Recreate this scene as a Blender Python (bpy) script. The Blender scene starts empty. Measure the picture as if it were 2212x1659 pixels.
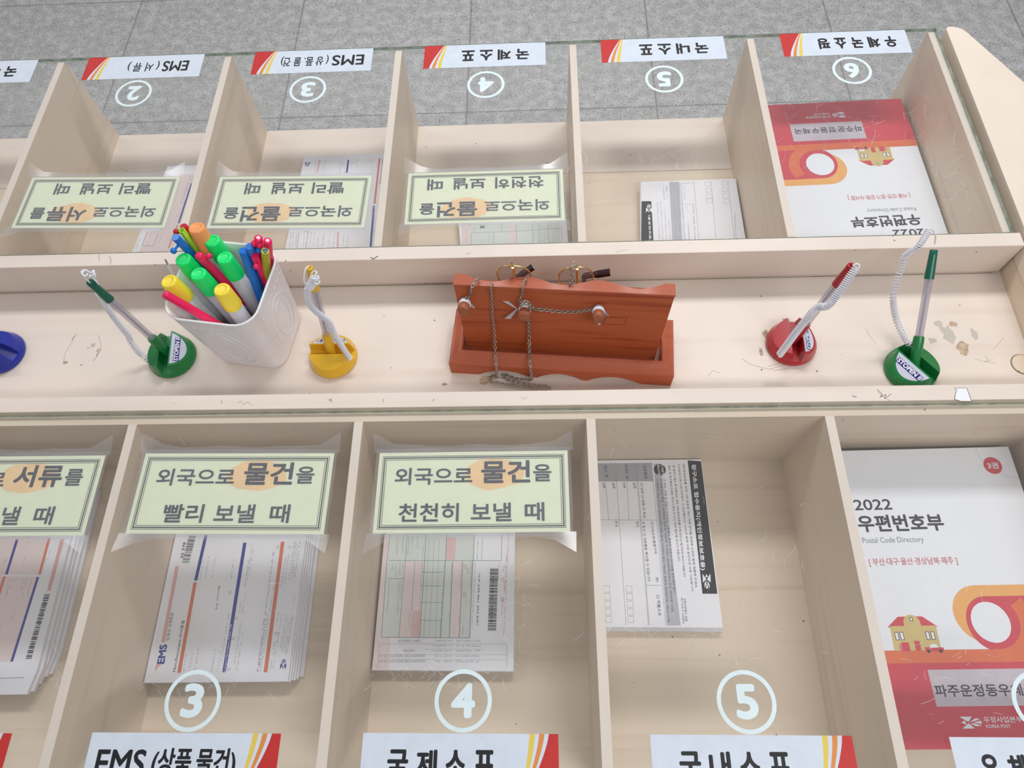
import bpy, math, random
from math import sin, cos, pi, sqrt, hypot, atan2
from mathutils import Vector, Matrix, Euler
random.seed(7)
SC = bpy.context.scene
COL = SC.collection

# ------------------------------------------------------------------ camera, world, lights, exposure
TZ = 0.912                                  # height of the desk top; "table" coordinates have z = 0 there
W, H = 2212, 1659
F = 1485.43
RX, RY, RZ = 0.4441, 0.0476, -0.0160
CAM = Vector((-0.0243, -0.3905, 0.6806))
MROT = Matrix.Rotation(RZ, 3, 'Z') @ Matrix.Rotation(RX, 3, 'X') @ Matrix.Rotation(RY, 3, 'Y')
cd = bpy.data.cameras.new('camera')
cam = bpy.data.objects.new('camera', cd)
COL.objects.link(cam)
cam.matrix_world = Matrix.Translation(CAM + Vector((0, 0, TZ))) @ MROT.to_4x4()
cd.sensor_fit = 'HORIZONTAL'
cd.sensor_width = 36.0
cd.lens = 36.0 * F / W
cd.clip_start = 0.01
SC.camera = cam

wd = bpy.data.worlds.new('world')
SC.world = wd
wd.use_nodes = True
bgn = wd.node_tree.nodes['Background']
bgn.inputs[0].default_value = (0.965, 0.98, 1.0, 1)
bgn.inputs[1].default_value = 0.38


def area(name, loc, sx, sy, energy, color=(1, 1, 1), aim=None):
    l = bpy.data.lights.new(name, 'AREA')
    l.shape = 'RECTANGLE'
    l.size, l.size_y, l.energy, l.color = sx, sy, energy, color
    o = bpy.data.objects.new(name, l)
    COL.objects.link(o)
    o.location = Vector(loc) + Vector((0, 0, TZ))
    if aim:
        o.rotation_euler = (Vector(aim) - Vector(loc)).to_track_quat('-Z', 'Y').to_euler()
    return o


area('ceiling_lamp', (0.25, 1.06, 1.66), 1.25, 0.30, 23, (0.985, 0.99, 1.0))
area('ceiling_lamp', (0.90, -1.15, 1.66), 1.2, 0.30, 17, (0.985, 0.99, 1.0))
area('ceiling_lamp', (-1.55, 1.02, 1.66), 1.2, 0.30, 7, (0.985, 0.99, 1.0))

SC.view_settings.view_transform = 'Standard'
SC.view_settings.look = 'None'
SC.view_settings.gamma = 1
SC.view_settings.use_curve_mapping = False
SC.view_settings.exposure = 0.08


# ------------------------------------------------------------------ the photograph's camera: a pixel to a point on a plane
def ray(u, v):
    return MROT @ Vector(((u - W / 2) / F, -(v - H / 2) / F, -1.0))


def at(u, v, z=0.0):
    r = ray(u, v)
    return CAM + r * ((z - CAM.z) / r.z)


def reach(B, u, v, L, far=False):
    r = ray(u, v)
    d = CAM - B
    a, b, c = r.dot(r), 2 * r.dot(d), d.dot(d) - L * L
    D = max(0.0, b * b - 4 * a * c)
    return CAM + r * ((-b + (1 if far else -1) * sqrt(D)) / (2 * a))


# ------------------------------------------------------------------ materials
def lin(c):
    c = c / 255.0
    return c / 12.92 if c <= 0.04045 else ((c + 0.055) / 1.055) ** 2.4


def rgb(r, g, b):
    return (lin(r), lin(g), lin(b), 1)


MATS = {}


def nodes_of(name):
    m = bpy.data.materials.new(name)
    m.use_nodes = True
    nt = m.node_tree
    return m, nt, nt.nodes['Principled BSDF']


def N(nt, typ, **kw):
    n = nt.nodes.new(typ)
    for k, v in kw.items():
        if k.startswith('i_'):
            n.inputs[k[2:].replace('_', ' ')].default_value = v
        else:
            setattr(n, k, v)
    return n


def mixc(nt, fac, a, b, blend='MIX'):
    n = nt.nodes.new('ShaderNodeMix')
    n.data_type = 'RGBA'
    n.blend_type = blend
    for sock, val in ((n.inputs[0], fac), (n.inputs[6], a), (n.inputs[7], b)):
        if hasattr(val, 'is_output'):
            nt.links.new(val, sock)
        else:
            sock.default_value = val
    return n.outputs[2]


def ramp(nt, src, stops):
    n = nt.nodes.new('ShaderNodeValToRGB')
    els = n.color_ramp.elements
    while len(els) < len(stops):
        els.new(0.5)
    for e, (p, c) in zip(els, stops):
        e.position = p
        e.color = c if len(c) == 4 else (*c, 1)
    nt.links.new(src, n.inputs[0])
    return n.outputs[0]


def coords(nt, scale=(1, 1, 1)):
    tc = nt.nodes.new('ShaderNodeTexCoord')
    mp = nt.nodes.new('ShaderNodeMapping')
    mp.inputs['Scale'].default_value = scale
    nt.links.new(tc.outputs['Object'], mp.inputs[0])
    return mp.outputs[0]


def plain(name, col, rough=0.5, spec=0.5, noise=0.04, nscale=60, metal=0.0, sss=0.0, alpha=None, trans=0.0):
    if name in MATS:
        return MATS[name]
    m, nt, p = nodes_of(name)
    v = coords(nt)
    no = N(nt, 'ShaderNodeTexNoise')
    no.inputs['Scale'].default_value = nscale
    no.inputs['Detail'].default_value = 3
    nt.links.new(v, no.inputs['Vector'])
    a = tuple(max(0, x * (1 - noise)) for x in col[:3]) + (1,)
    b = tuple(min(1, x * (1 + noise)) for x in col[:3]) + (1,)
    nt.links.new(ramp(nt, no.outputs[0], [(0.3, a), (0.7, b)]), p.inputs['Base Color'])
    p.inputs['Roughness'].default_value = rough
    p.inputs['Specular IOR Level'].default_value = spec
    p.inputs['Metallic'].default_value = metal
    p.inputs['Transmission Weight'].default_value = trans
    if alpha is not None:
        p.inputs['Alpha'].default_value = alpha
    MATS[name] = m
    return m


def wood(name, light, dark, scale, rough=0.42, specks=0.9, speck_col=(0.09, 0.07, 0.05, 1)):
    m, nt, p = nodes_of(name)
    v = coords(nt, scale)
    n1 = N(nt, 'ShaderNodeTexNoise')
    n1.inputs['Scale'].default_value = 1.0
    n1.inputs['Detail'].default_value = 6
    n1.inputs['Distortion'].default_value = 0.6
    nt.links.new(v, n1.inputs['Vector'])
    col = ramp(nt, n1.outputs[0], [(0.30, dark), (0.47, light), (0.72, light)])
    n3 = N(nt, 'ShaderNodeTexNoise')
    n3.inputs['Scale'].default_value = 7.0
    v3 = coords(nt)
    nt.links.new(v3, n3.inputs['Vector'])
    sh = ramp(nt, n3.outputs[0], [(0.3, (0.95, 0.94, 0.93)), (0.7, (1.03, 1.02, 1.01))])
    col = mixc(nt, 1.0, col, sh, 'MULTIPLY')
    if specks:
        vo = N(nt, 'ShaderNodeTexVoronoi')
        vo.inputs['Scale'].default_value = 62
        nt.links.new(v3, vo.inputs['Vector'])
        near = ramp(nt, vo.outputs['Distance'], [(0.045, (1, 1, 1)), (0.085, (0, 0, 0))])
        sep = N(nt, 'ShaderNodeSeparateColor')
        nt.links.new(vo.outputs['Color'], sep.inputs[0])
        pick = ramp(nt, sep.outputs[0], [(0.80, (0, 0, 0)), (0.84, (specks,) * 3)])
        fac = N(nt, 'ShaderNodeMath', operation='MULTIPLY')
        nt.links.new(near, fac.inputs[0])
        nt.links.new(pick, fac.inputs[1])
        col = mixc(nt, fac.outputs[0], col, speck_col)
    nt.links.new(col, p.inputs['Base Color'])
    p.inputs['Roughness'].default_value = rough
    p.inputs['Specular IOR Level'].default_value = 0.35
    MATS[name] = m
    return m


CREAM_L, CREAM_D = (0.775, 0.655, 0.525, 1), (0.700, 0.570, 0.440, 1)
wood('wood_x', CREAM_L, CREAM_D, (2.2, 55, 55))
wood('wood_y', CREAM_L, CREAM_D, (55, 2.2, 55), specks=0.5)
wood('rail_wood', (0.80, 0.705, 0.630, 1), (0.76, 0.655, 0.570, 1), (2.0, 45, 45))
wood('edge_wood', (0.82, 0.725, 0.650, 1), (0.79, 0.69, 0.605, 1), (40, 2, 40), specks=0.3)
wood('wing_wood', (0.84, 0.735, 0.630, 1), (0.82, 0.71, 0.60, 1), (5, 5, 5), specks=0.0)
wood('red_wood', (0.47, 0.105, 0.035, 1), (0.35, 0.058, 0.020, 1), (5, 5, 150), rough=0.38, specks=0.5, speck_col=(0.12, 0.02, 0.01, 1))
wood('red_wood_frame', (0.47, 0.120, 0.060, 1), (0.40, 0.085, 0.038, 1), (9, 60, 60), rough=0.33, specks=0.3, speck_col=(0.12, 0.02, 0.01, 1))
wood('peg_wood', (0.36, 0.115, 0.055, 1), (0.27, 0.07, 0.03, 1), (60, 60, 20), rough=0.35, specks=0)


def granite():
    m, nt, p = nodes_of('granite')
    v = coords(nt)
    n1 = N(nt, 'ShaderNodeTexNoise')
    n1.inputs['Scale'].default_value = 165
    n1.inputs['Detail'].default_value = 4
    n1.inputs['Roughness'].default_value = 0.65
    nt.links.new(v, n1.inputs['Vector'])
    dark = ramp(nt, n1.outputs[0], [(0.54, (0, 0, 0)), (0.64, (0.85,) * 3)])
    n2 = N(nt, 'ShaderNodeTexNoise')
    n2.inputs['Scale'].default_value = 32
    n2.inputs['Detail'].default_value = 2
    nt.links.new(v, n2.inputs['Vector'])
    base = ramp(nt, n2.outputs[0], [(0.34, (0.50, 0.505, 0.51)), (0.5, (0.60, 0.585, 0.575)), (0.66, (0.69, 0.69, 0.70))])
    n4 = N(nt, 'ShaderNodeTexNoise')
    n4.inputs['Scale'].default_value = 150
    nt.links.new(v, n4.inputs['Vector'])
    lightp = ramp(nt, n4.outputs[0], [(0.58, (0, 0, 0)), (0.70, (0.55,) * 3)])
    col = mixc(nt, lightp, base, (0.78, 0.77, 0.76, 1))
    col = mixc(nt, dark, col, (0.17, 0.17, 0.185, 1))
    # per tile tone and grout lines
    sp = N(nt, 'ShaderNodeSeparateXYZ')
    nt.links.new(v, sp.inputs[0])

    def cell(out, off):
        a = N(nt, 'ShaderNodeMath', operation='SUBTRACT')
        nt.links.new(out, a.inputs[0])
        a.inputs[1].default_value = off
        d = N(nt, 'ShaderNodeMath', operation='DIVIDE')
        nt.links.new(a.outputs[0], d.inputs[0])
        d.inputs[1].default_value = 0.599
        f = N(nt, 'ShaderNodeMath', operation='FRACT')
        nt.links.new(d.outputs[0], f.inputs[0])
        fl = N(nt, 'ShaderNodeMath', operation='FLOOR')
        nt.links.new(d.outputs[0], fl.inputs[0])
        pp = N(nt, 'ShaderNodeMath', operation='PINGPONG')
        nt.links.new(f.outputs[0], pp.inputs[0])
        pp.inputs[1].default_value = 0.5
        return pp.outputs[0], fl.outputs[0]
    ga, fa = cell(sp.outputs[0], GRID_X)
    gb, fb = cell(sp.outputs[1], GRID_Y)
    mn = N(nt, 'ShaderNodeMath', operation='MINIMUM')
    nt.links.new(ga, mn.inputs[0])
    nt.links.new(gb, mn.inputs[1])
    line = ramp(nt, mn.outputs[0], [(0.0022, (0.75,) * 3), (0.0050, (0, 0, 0))])
    cb = N(nt, 'ShaderNodeCombineXYZ')
    nt.links.new(fa, cb.inputs[0])
    nt.links.new(fb, cb.inputs[1])
    wn = N(nt, 'ShaderNodeTexWhiteNoise')
    nt.links.new(cb.outputs[0], wn.inputs[0])
    tone = ramp(nt, wn.outputs[0], [(0.0, (0.94, 0.935, 0.93)), (1.0, (1.04, 1.045, 1.05))])
    col = mixc(nt, 1.0, col, tone, 'MULTIPLY')
    col = mixc(nt, line, col, (0.17, 0.165, 0.16, 1))
    nt.links.new(col, p.inputs['Base Color'])
    p.inputs['Roughness'].default_value = 0.38
    p.inputs['Specular IOR Level'].default_value = 0.35
    MATS['granite'] = m


GRID_X = at(658, 0, -TZ).x
GRID_Y = at(600, 255, -TZ).y
granite()


def see_through(name, tint, ior=1.5, rough=0.02, gloss=1.0, haze=0.0, haze_col=(0.9, 0.9, 0.93, 1)):
    m = bpy.data.materials.new(name)
    m.use_nodes = True
    nt = m.node_tree
    nt.nodes.clear()
    out = N(nt, 'ShaderNodeOutputMaterial')
    tr = N(nt, 'ShaderNodeBsdfTransparent')
    tr.inputs[0].default_value = tint
    gl = N(nt, 'ShaderNodeBsdfGlossy')
    gl.inputs['Roughness'].default_value = rough
    gl.inputs['Color'].default_value = (gloss, gloss, gloss, 1)
    fr = N(nt, 'ShaderNodeFresnel')
    geo = N(nt, 'ShaderNodeNewGeometry')
    io = N(nt, 'ShaderNodeMapRange')
    io.inputs['To Min'].default_value = ior
    io.inputs['To Max'].default_value = 1.0 / ior
    nt.links.new(geo.outputs['Backfacing'], io.inputs[0])
    nt.links.new(io.outputs[0], fr.inputs[0])
    mx = N(nt, 'ShaderNodeMixShader')
    nt.links.new(fr.outputs[0], mx.inputs[0])
    first = tr.outputs[0]
    if haze:
        df = N(nt, 'ShaderNodeBsdfDiffuse')
        df.inputs[0].default_value = haze_col
        no = N(nt, 'ShaderNodeTexNoise')
        no.inputs['Scale'].default_value = 18
        v = coords(nt)
        nt.links.new(v, no.inputs['Vector'])
        hz = N(nt, 'ShaderNodeMapRange')
        hz.inputs['To Min'].default_value = haze * 0.5
        hz.inputs['To Max'].default_value = haze * 1.5
        nt.links.new(no.outputs[0], hz.inputs[0])
        m2 = N(nt, 'ShaderNodeMixShader')
        nt.links.new(hz.outputs[0], m2.inputs[0])
        nt.links.new(tr.outputs[0], m2.inputs[1])
        nt.links.new(df.outputs[0], m2.inputs[2])
        first = m2.outputs[0]
    nt.links.new(first, mx.inputs[1])
    nt.links.new(gl.outputs[0], mx.inputs[2])
    nt.links.new(mx.outputs[0], out.inputs[0])
    MATS[name] = m
    return m


see_through('glass', (0.985, 0.987, 0.983, 1), haze=0.012)
see_through('laminate', (0.965, 0.965, 0.97, 1), ior=1.45, rough=0.12, haze=0.06)
see_through('tape', (0.95, 0.95, 0.96, 1), ior=1.45, rough=0.15, haze=0.10)
see_through('lens_glass', (0.93, 0.93, 0.93, 1), haze=0.05)
see_through('clear_plastic', (0.86, 0.84, 0.88, 1), ior=1.45, rough=0.08, haze=0.30, haze_col=(0.62, 0.58, 0.64, 1))
see_through('scratch', (0.9, 0.9, 0.9, 1), haze=0.40, haze_col=(1, 1, 1, 1))
plain('glass_edge', (0.30, 0.40, 0.33, 1), rough=0.2, noise=0.35, nscale=90)
plain('dark_gap', (0.10, 0.10, 0.08, 1), rough=0.8)
plain('sticker_white', rgb(212, 220, 232), rough=0.35)
plain('sticker_red', rgb(196, 48, 46), rough=0.4)
plain('sticker_orange', rgb(222, 140, 72), rough=0.4)
plain('sticker_yellow', rgb(226, 200, 92), rough=0.4)
plain('ink_black', rgb(22, 22, 28), rough=0.5)
plain('vinyl', rgb(221, 236, 240), rough=0.4)
plain('notice_paper', rgb(238, 243, 210), rough=0.55, noise=0.02)
plain('notice_ink', rgb(48, 54, 66), rough=0.5)
plain('notice_line', rgb(46, 58, 56), rough=0.5)
plain('highlight', rgb(252, 214, 158), rough=0.6, noise=0.08, nscale=40)
plain('paper', rgb(240, 240, 247), rough=0.6, noise=0.015)
plain('paper_pink', rgb(234, 218, 219), rough=0.6, noise=0.015)
plain('paper_green', rgb(218, 224, 222), rough=0.6, noise=0.015)
plain('paper_grey', rgb(186, 188, 198), rough=0.6, noise=0.03)
plain('print_blue', rgb(62, 70, 156), rough=0.5)
plain('print_orange', rgb(222, 128, 98), rough=0.5)
plain('print_black', rgb(62, 62, 72), rough=0.5)
plain('print_grey', rgb(150, 152, 164), rough=0.5)
plain('print_green', rgb(118, 144, 136), rough=0.5)
plain('print_pink', rgb(230, 194, 196), rough=0.5)
plain('print_red', rgb(212, 120, 124), rough=0.5)
plain('form_grey', rgb(170, 170, 178), rough=0.5)
plain('cover_white', rgb(240, 243, 250), rough=0.18, noise=0.01)
plain('cover_red', rgb(212, 82, 94), rough=0.2, noise=0.03)
plain('cover_orange', rgb(226, 122, 86), rough=0.2, noise=0.03)
plain('cover_amber', rgb(240, 178, 110), rough=0.2, noise=0.02)
plain('cover_sand', rgb(214, 192, 132), rough=0.2)
plain('cover_plate', rgb(206, 196, 206), rough=0.25)
plain('book_edge', rgb(120, 74, 84), rough=0.7, noise=0.3, nscale=120)
plain('page_edge', rgb(196, 190, 184), rough=0.7, noise=0.2, nscale=300)
plain('cup_plastic', rgb(240, 237, 241), rough=0.35, noise=0.02)
plain('cord_white', rgb(236, 236, 244), rough=0.35, noise=0.01)
plain('steel', (0.50, 0.46, 0.41, 1), rough=0.28, metal=1.0)
plain('gold', (0.90, 0.66, 0.26, 1), rough=0.18, metal=1.0)
plain('tortoise', (0.035, 0.008, 0.010, 1), rough=0.12, noise=0.5, nscale=40)
plain('scored_wood', (0.15, 0.032, 0.014, 1), rough=0.6)
plain('white_tie', rgb(228, 228, 238), rough=0.6)
plain('granule', rgb(196, 188, 178), rough=0.8)
plain('pencil', rgb(140, 128, 120), rough=0.8)
plain('grime', rgb(120, 98, 76), rough=0.9, noise=0.6, nscale=60)
plain('dust', rgb(188, 166, 142), rough=0.9, noise=0.3, nscale=200)
plain('marker_body', rgb(196, 198, 206), rough=0.35)
plain('badge_white', rgb(206, 210, 226), rough=0.35)
plain('badge_blue', rgb(44, 40, 128), rough=0.4)


def plastic(name, r, g, b, rough=0.28):
    return plain(name, rgb(r, g, b), rough=rough, noise=0.02)


# ------------------------------------------------------------------ geometry
TEXTS = {}


def glyphs(s, res):
    key = (s, res)
    if key not in TEXTS:
        c = bpy.data.curves.new('tmp', 'FONT')
        c.body = s
        c.size = 1.0
        c.resolution_u = res
        o = bpy.data.objects.new('tmp', c)
        COL.objects.link(o)
        dg = bpy.context.evaluated_depsgraph_get()
        me = bpy.data.meshes.new_from_object(o.evaluated_get(dg))
        vs = [v.co.copy() for v in me.vertices]
        fs = [tuple(p.vertices) for p in me.polygons]
        bpy.data.objects.remove(o)
        bpy.data.curves.remove(c)
        bpy.data.meshes.remove(me)
        if vs:
            x0, x1 = min(v.x for v in vs), max(v.x for v in vs)
            y0, y1 = min(v.y for v in vs), max(v.y for v in vs)
        else:
            x0 = y0 = 0
            x1 = y1 = 1
        TEXTS[key] = ([((v.x - x0) / max(1e-6, x1 - x0), (v.y - y0) / max(1e-6, y1 - y0)) for v in vs], fs, (x1 - x0) / max(1e-6, y1 - y0))
    return TEXTS[key]


class G:
    def __init__(s):
        s.V, s.F, s.M, s.S = [], [], [], []

    def add(s, vs, fs, m=0, smooth=False):
        b = len(s.V)
        s.V += [Vector(v) for v in vs]
        for f in fs:
            s.F.append(tuple(i + b for i in f))
            s.M.append(m)
            s.S.append(smooth)
        return s

    def box(s, x0, x1, y0, y1, z0, z1, m=0):
        v = [(x, y, z) for z in (z0, z1) for y in (y0, y1) for x in (x0, x1)]
        return s.add(v, [(0, 2, 3, 1), (4, 5, 7, 6), (0, 1, 5, 4), (2, 6, 7, 3), (0, 4, 6, 2), (1, 3, 7, 5)], m)

    def prism(s, poly, z0, z1, m=0, mside=None):
        n = len(poly)
        v = [(x, y, z0) for x, y in poly] + [(x, y, z1) for x, y in poly]
        s.add(v, [tuple(range(n - 1, -1, -1)), tuple(range(n, 2 * n))], m)
        return s.add(v, [(i, (i + 1) % n, n + (i + 1) % n, n + i) for i in range(n)], m if mside is None else mside)

    def flat(s, pts, m=0):
        return s.add(pts, [tuple(range(len(pts)))], m)

    def poly(s, pts, z, m=0):
        """flat polygon from xy points, kept facing up"""
        a = sum(pts[i][0] * pts[(i + 1) % len(pts)][1] - pts[(i + 1) % len(pts)][0] * pts[i][1] for i in range(len(pts)))
        if a < 0:
            pts = list(pts)[::-1]
        return s.add([(p[0], p[1], z) for p in pts], [tuple(range(len(pts)))], m)

    def line(s, a, b, w, z, m=0):
        a, b = Vector((a[0], a[1])), Vector((b[0], b[1]))
        d = b - a
        if d.length < 1e-9:
            return s
        n = Vector((-d.y, d.x)).normalized() * (w / 2)
        return s.poly([a + n, a - n, b - n, b + n], z, m)

    def pline(s, pts, w, z, m=0):
        for i in range(len(pts) - 1):
            s.line(pts[i], pts[i + 1], w, z, m)
        return s

    def rings(s, rings, m=0, smooth=True, caps=True, closed=False):
        n = len(rings[0])
        vs = [p for r in rings for p in r]
        fs = []
        k = len(rings)
        for j in range(k if closed else k - 1):
            a, b = j * n, ((j + 1) % k) * n
            for i in range(n):
                fs.append((a + i, a + (i + 1) % n, b + (i + 1) % n, b + i))
        s.add(vs, fs, m, smooth)
        if caps and not closed:
            s.add(rings[0], [tuple(range(n - 1, -1, -1))], m)
            s.add(rings[-1], [tuple(range(n))], m)
        return s

    def tube(s, path, r, n=10, m=0, caps=True, closed=False, flat=1.0):
        path = [Vector(p) for p in path]
        k = len(path)
        rs = r if isinstance(r, (list, tuple)) else [r] * k
        rings = []
        up = None
        for i, p in enumerate(path):
            if closed:
                t = path[(i + 1) % k] - path[i - 1]
            else:
                t = path[min(i + 1, k - 1)] - path[max(i - 1, 0)]
            t.normalize()
            if up is None:
                up = Vector((0, 0, 1)) if abs(t.z) < 0.9 else Vector((1, 0, 0))
            x = up - t * up.dot(t)
            if x.length < 1e-6:
                x = t.orthogonal()
            x.normalize()
            up = x
            y = t.cross(x)
            rings.append([p + x * (cos(2 * pi * j / n) * rs[i]) + y * (sin(2 * pi * j / n) * rs[i] * flat) for j in range(n)])
        return s.rings(rings, m, True, caps, closed)

    def lathe(s, prof, O=(0, 0, 0), axis=(0, 0, 1), n=28, m=0, smooth=True):
        O, a = Vector(O), Vector(axis).normalized()
        x = a.orthogonal().normalized()
        y = a.cross(x)
        rings = [[O + a * h + x * (r * cos(2 * pi * j / n)) + y * (r * sin(2 * pi * j / n)) for j in range(n)] for r, h in prof]
        return s.rings(rings, m, smooth, True)

    def ball(s, c, r, m=0, n=14):
        c = Vector(c)
        prof = [(max(1e-5, r * sin(pi * i / 8)), -r * cos(pi * i / 8)) for i in range(9)]
        return s.lathe(prof, c, (0, 0, 1), n, m)

    def text(s, body, P0, P1, h, z=None, m=0, bold=0.0, res=3, frame=None):
        """lettering whose lower corners are P0 and P1 (world) and whose height is h"""
        vs, fs, _a = glyphs(body, res)
        P0, P1 = Vector(P0), Vector(P1)
        if frame is None:
            P0.z = P1.z = z
            d = P1 - P0
            u = Vector((-d.y, d.x, 0)).normalized() * h
        else:
            d, u = P1 - P0, Vector(frame).normalized() * h
        if bold <= 0:
            return s.add([P0 + d * x + u * y for x, y in vs], fs, m)
        # heavier strokes: the same letters laid several times a hair apart
        rr = bold * u.length
        dn, un = d.normalized(), u.normalized()
        lift = d.cross(u).normalized()
        d = dn * max(1e-6, d.length - 2 * rr)
        u = un * max(1e-6, u.length - 2 * rr)
        P0 = P0 + dn * rr + un * rr
        k = 8
        for i in range(k):
            o_ = dn * (rr * cos(2 * pi * i / k)) + un * (rr * sin(2 * pi * i / k)) + lift * (i * 2e-6)
            s.add([P0 + o_ + d * x + u * y for x, y in vs], fs, m)
        return s


def base_of(g):
    xs = [v.x for v in g.V]
    ys = [v.y for v in g.V]
    return Vector(((min(xs) + max(xs)) / 2, (min(ys) + max(ys)) / 2, min(v.z for v in g.V)))


def mesh_of(name, g, mats, origin):
    me = bpy.data.meshes.new(name)
    me.from_pydata([tuple(v - origin) for v in g.V], [], g.F)
    for mt in (mats if isinstance(mats, (list, tuple)) else [mats]):
        me.materials.append(MATS[mt])
    me.polygons.foreach_set('material_index', g.M)
    me.polygons.foreach_set('use_smooth', g.S)
    me.update()
    return me


ORIGIN = {}


def tag(o, label=None, cat=None, group=None, kind=None):
    for k, v in (('label', label), ('category', cat), ('group', group), ('kind', kind)):
        if v:
            o[k] = v
    return o


def thing(name, base, label, cat, group=None):
    o = bpy.data.objects.new(name, None)
    o.empty_display_size = 0.02
    COL.objects.link(o)
    o.location = Vector(base) + Vector((0, 0, TZ))
    ORIGIN[o.name] = Vector(base)
    return tag(o, label, cat, group)


def part(name, g, mats, parent, label=None, kind=None, bevel=0.0):
    org = ORIGIN[parent.name]
    o = bpy.data.objects.new(name, mesh_of(name, g, mats, org))
    COL.objects.link(o)
    o.parent = parent
    ORIGIN[o.name] = org
    if bevel:
        b = o.modifiers.new('bevel', 'BEVEL')
        b.width = bevel
        b.segments = 2
        b.limit_method = 'ANGLE'
    return tag(o, label, None, None, kind)


def single(name, g, mats, label, cat, group=None, kind=None):
    b = base_of(g)
    o = bpy.data.objects.new(name, mesh_of(name, g, mats, b))
    COL.objects.link(o)
    o.location = b + Vector((0, 0, TZ))
    ORIGIN[o.name] = b
    return tag(o, label, cat, group, kind)


def arc(cx, cy, r, a0, a1, n=12, ry=None):
    ry = r if ry is None else ry
    return [(cx + r * cos(a0 + (a1 - a0) * i / n), cy + ry * sin(a0 + (a1 - a0) * i / n)) for i in range(n + 1)]


def rrect(w, h, r, n=6):
    out = []
    for cx, cy, a in ((w / 2 - r, h / 2 - r, 0), (-w / 2 + r, h / 2 - r, pi / 2), (-w / 2 + r, -h / 2 + r, pi), (w / 2 - r, -h / 2 + r, 1.5 * pi)):
        out += arc(cx, cy, r, a, a + pi / 2, n)
    return out


def spline(pts, n=8):
    pts = [Vector(p) for p in pts]
    out = []
    for i in range(len(pts) - 1):
        p0, p1, p2, p3 = pts[max(0, i - 1)], pts[i], pts[i + 1], pts[min(len(pts) - 1, i + 2)]
        for j in range(n):
            t = j / n
            out.append(0.5 * ((2 * p1) + (p2 - p0) * t + (2 * p0 - 5 * p1 + 4 * p2 - p3) * t * t + (3 * p1 - p0 - 3 * p2 + p3) * t ** 3))
    out.append(pts[-1])
    return out


# ------------------------------------------------------------------ setting
g = G()
g.box(-5, 5, -4, 5, -TZ - 0.05, -TZ)
fl = bpy.data.objects.new('floor', mesh_of('floor', g, 'granite', Vector((0, 0, -TZ))))
COL.objects.link(fl)
fl['kind'] = 'structure'
plain('wall_paint', (0.74, 0.73, 0.70, 1), rough=0.7)
for nm, b in (('wall_left', (-5.1, -5, -4, 5)), ('wall_right', (5, 5.1, -4, 5)), ('wall_back', (-5.1, 5.1, 5, 5.1)), ('wall_front', (-5.1, 5.1, -4.1, -4))):
    wo = bpy.data.objects.new(nm, mesh_of(nm, G().box(*b, -TZ, 1.75), 'wall_paint', Vector((0, 0, -TZ))))
    COL.objects.link(wo)
    wo['kind'] = 'structure'

# ------------------------------------------------------------------ the writing desk
PITCH, T, X0 = 0.25, 0.0096, 0.0244
YF, Y1, Y2, YN = 0.4702, 0.1233, -0.1084, -0.4555
XL, XR = -1.22, X0 + 2 * PITCH + T
ZB, ZT = -0.144, -0.050
TR0, TR1 = -0.0766, 0.0999               # the pen tray between the rails
G0 = 0.005                               # glass thickness


def DX(k):
    return X0 + k * PITCH


desk = thing('writing_desk', (-0.2, 0, -TZ), 'long pale wooden writing desk with glass covered pigeonholes and a sunken pen tray', 'desk')
part('bottom_board', G().box(XL, XR, Y1 - 0.004, 0.362, ZB - 0.014, ZB), 'wood_x', desk)
part('front_strip', G().box(XL, XR, 0.3632, YF, ZB - 0.014, ZB), 'rail_wood', desk)
part('bottom_board', G().box(XL, XR, YN, Y2 + 0.004, ZB - 0.014, ZB), 'wood_x', desk)
part('back_board', G().box(XL, XR, TR1 + 0.004, Y1, ZB, -0.0005), 'wood_x', desk)
part('back_board', G().box(XL, XR, Y2, TR0 - 0.004, ZB, -0.0005), 'wood_x', desk)
part('rail', G().box(XL, XR + 0.006, TR1, 0.1185, -0.047, G0), 'rail_wood', desk, bevel=0.0008)
part('rail', G().box(XL, XR + 0.006, -0.0945, TR0, -0.047, G0), 'rail_wood', desk, bevel=0.0008)
part('tray_board', G().box(XL, XR + 0.010, TR0 - 0.004, TR1 + 0.004, ZT - 0.012, ZT), 'rail_wood', desk)
for k in range(-5, 3):
    part('divider', G().box(DX(k), DX(k) + T, Y1, YF, ZB, -0.0004), ['edge_wood' if k == 99 else 'wood_y'], desk)
    part('divider', G().box(DX(k), DX(k) + T, YN, Y2, ZB, -0.0004), ['wood_y'], desk)
# pale edging on the dividers' top edges
for k in range(-5, 3):
    part('divider_edging', G().box(DX(k) + 0.0001, DX(k) + T - 0.0001, Y1 + 0.0005, YF - 0.0004, -0.0004, -0.0001), 'edge_wood', desk)
    part('divider_edging', G().box(DX(k) + 0.0001, DX(k) + T - 0.0001, YN + 0.0004, Y2 - 0.0005, -0.0004, -0.0001), 'edge_wood', desk)
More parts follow.
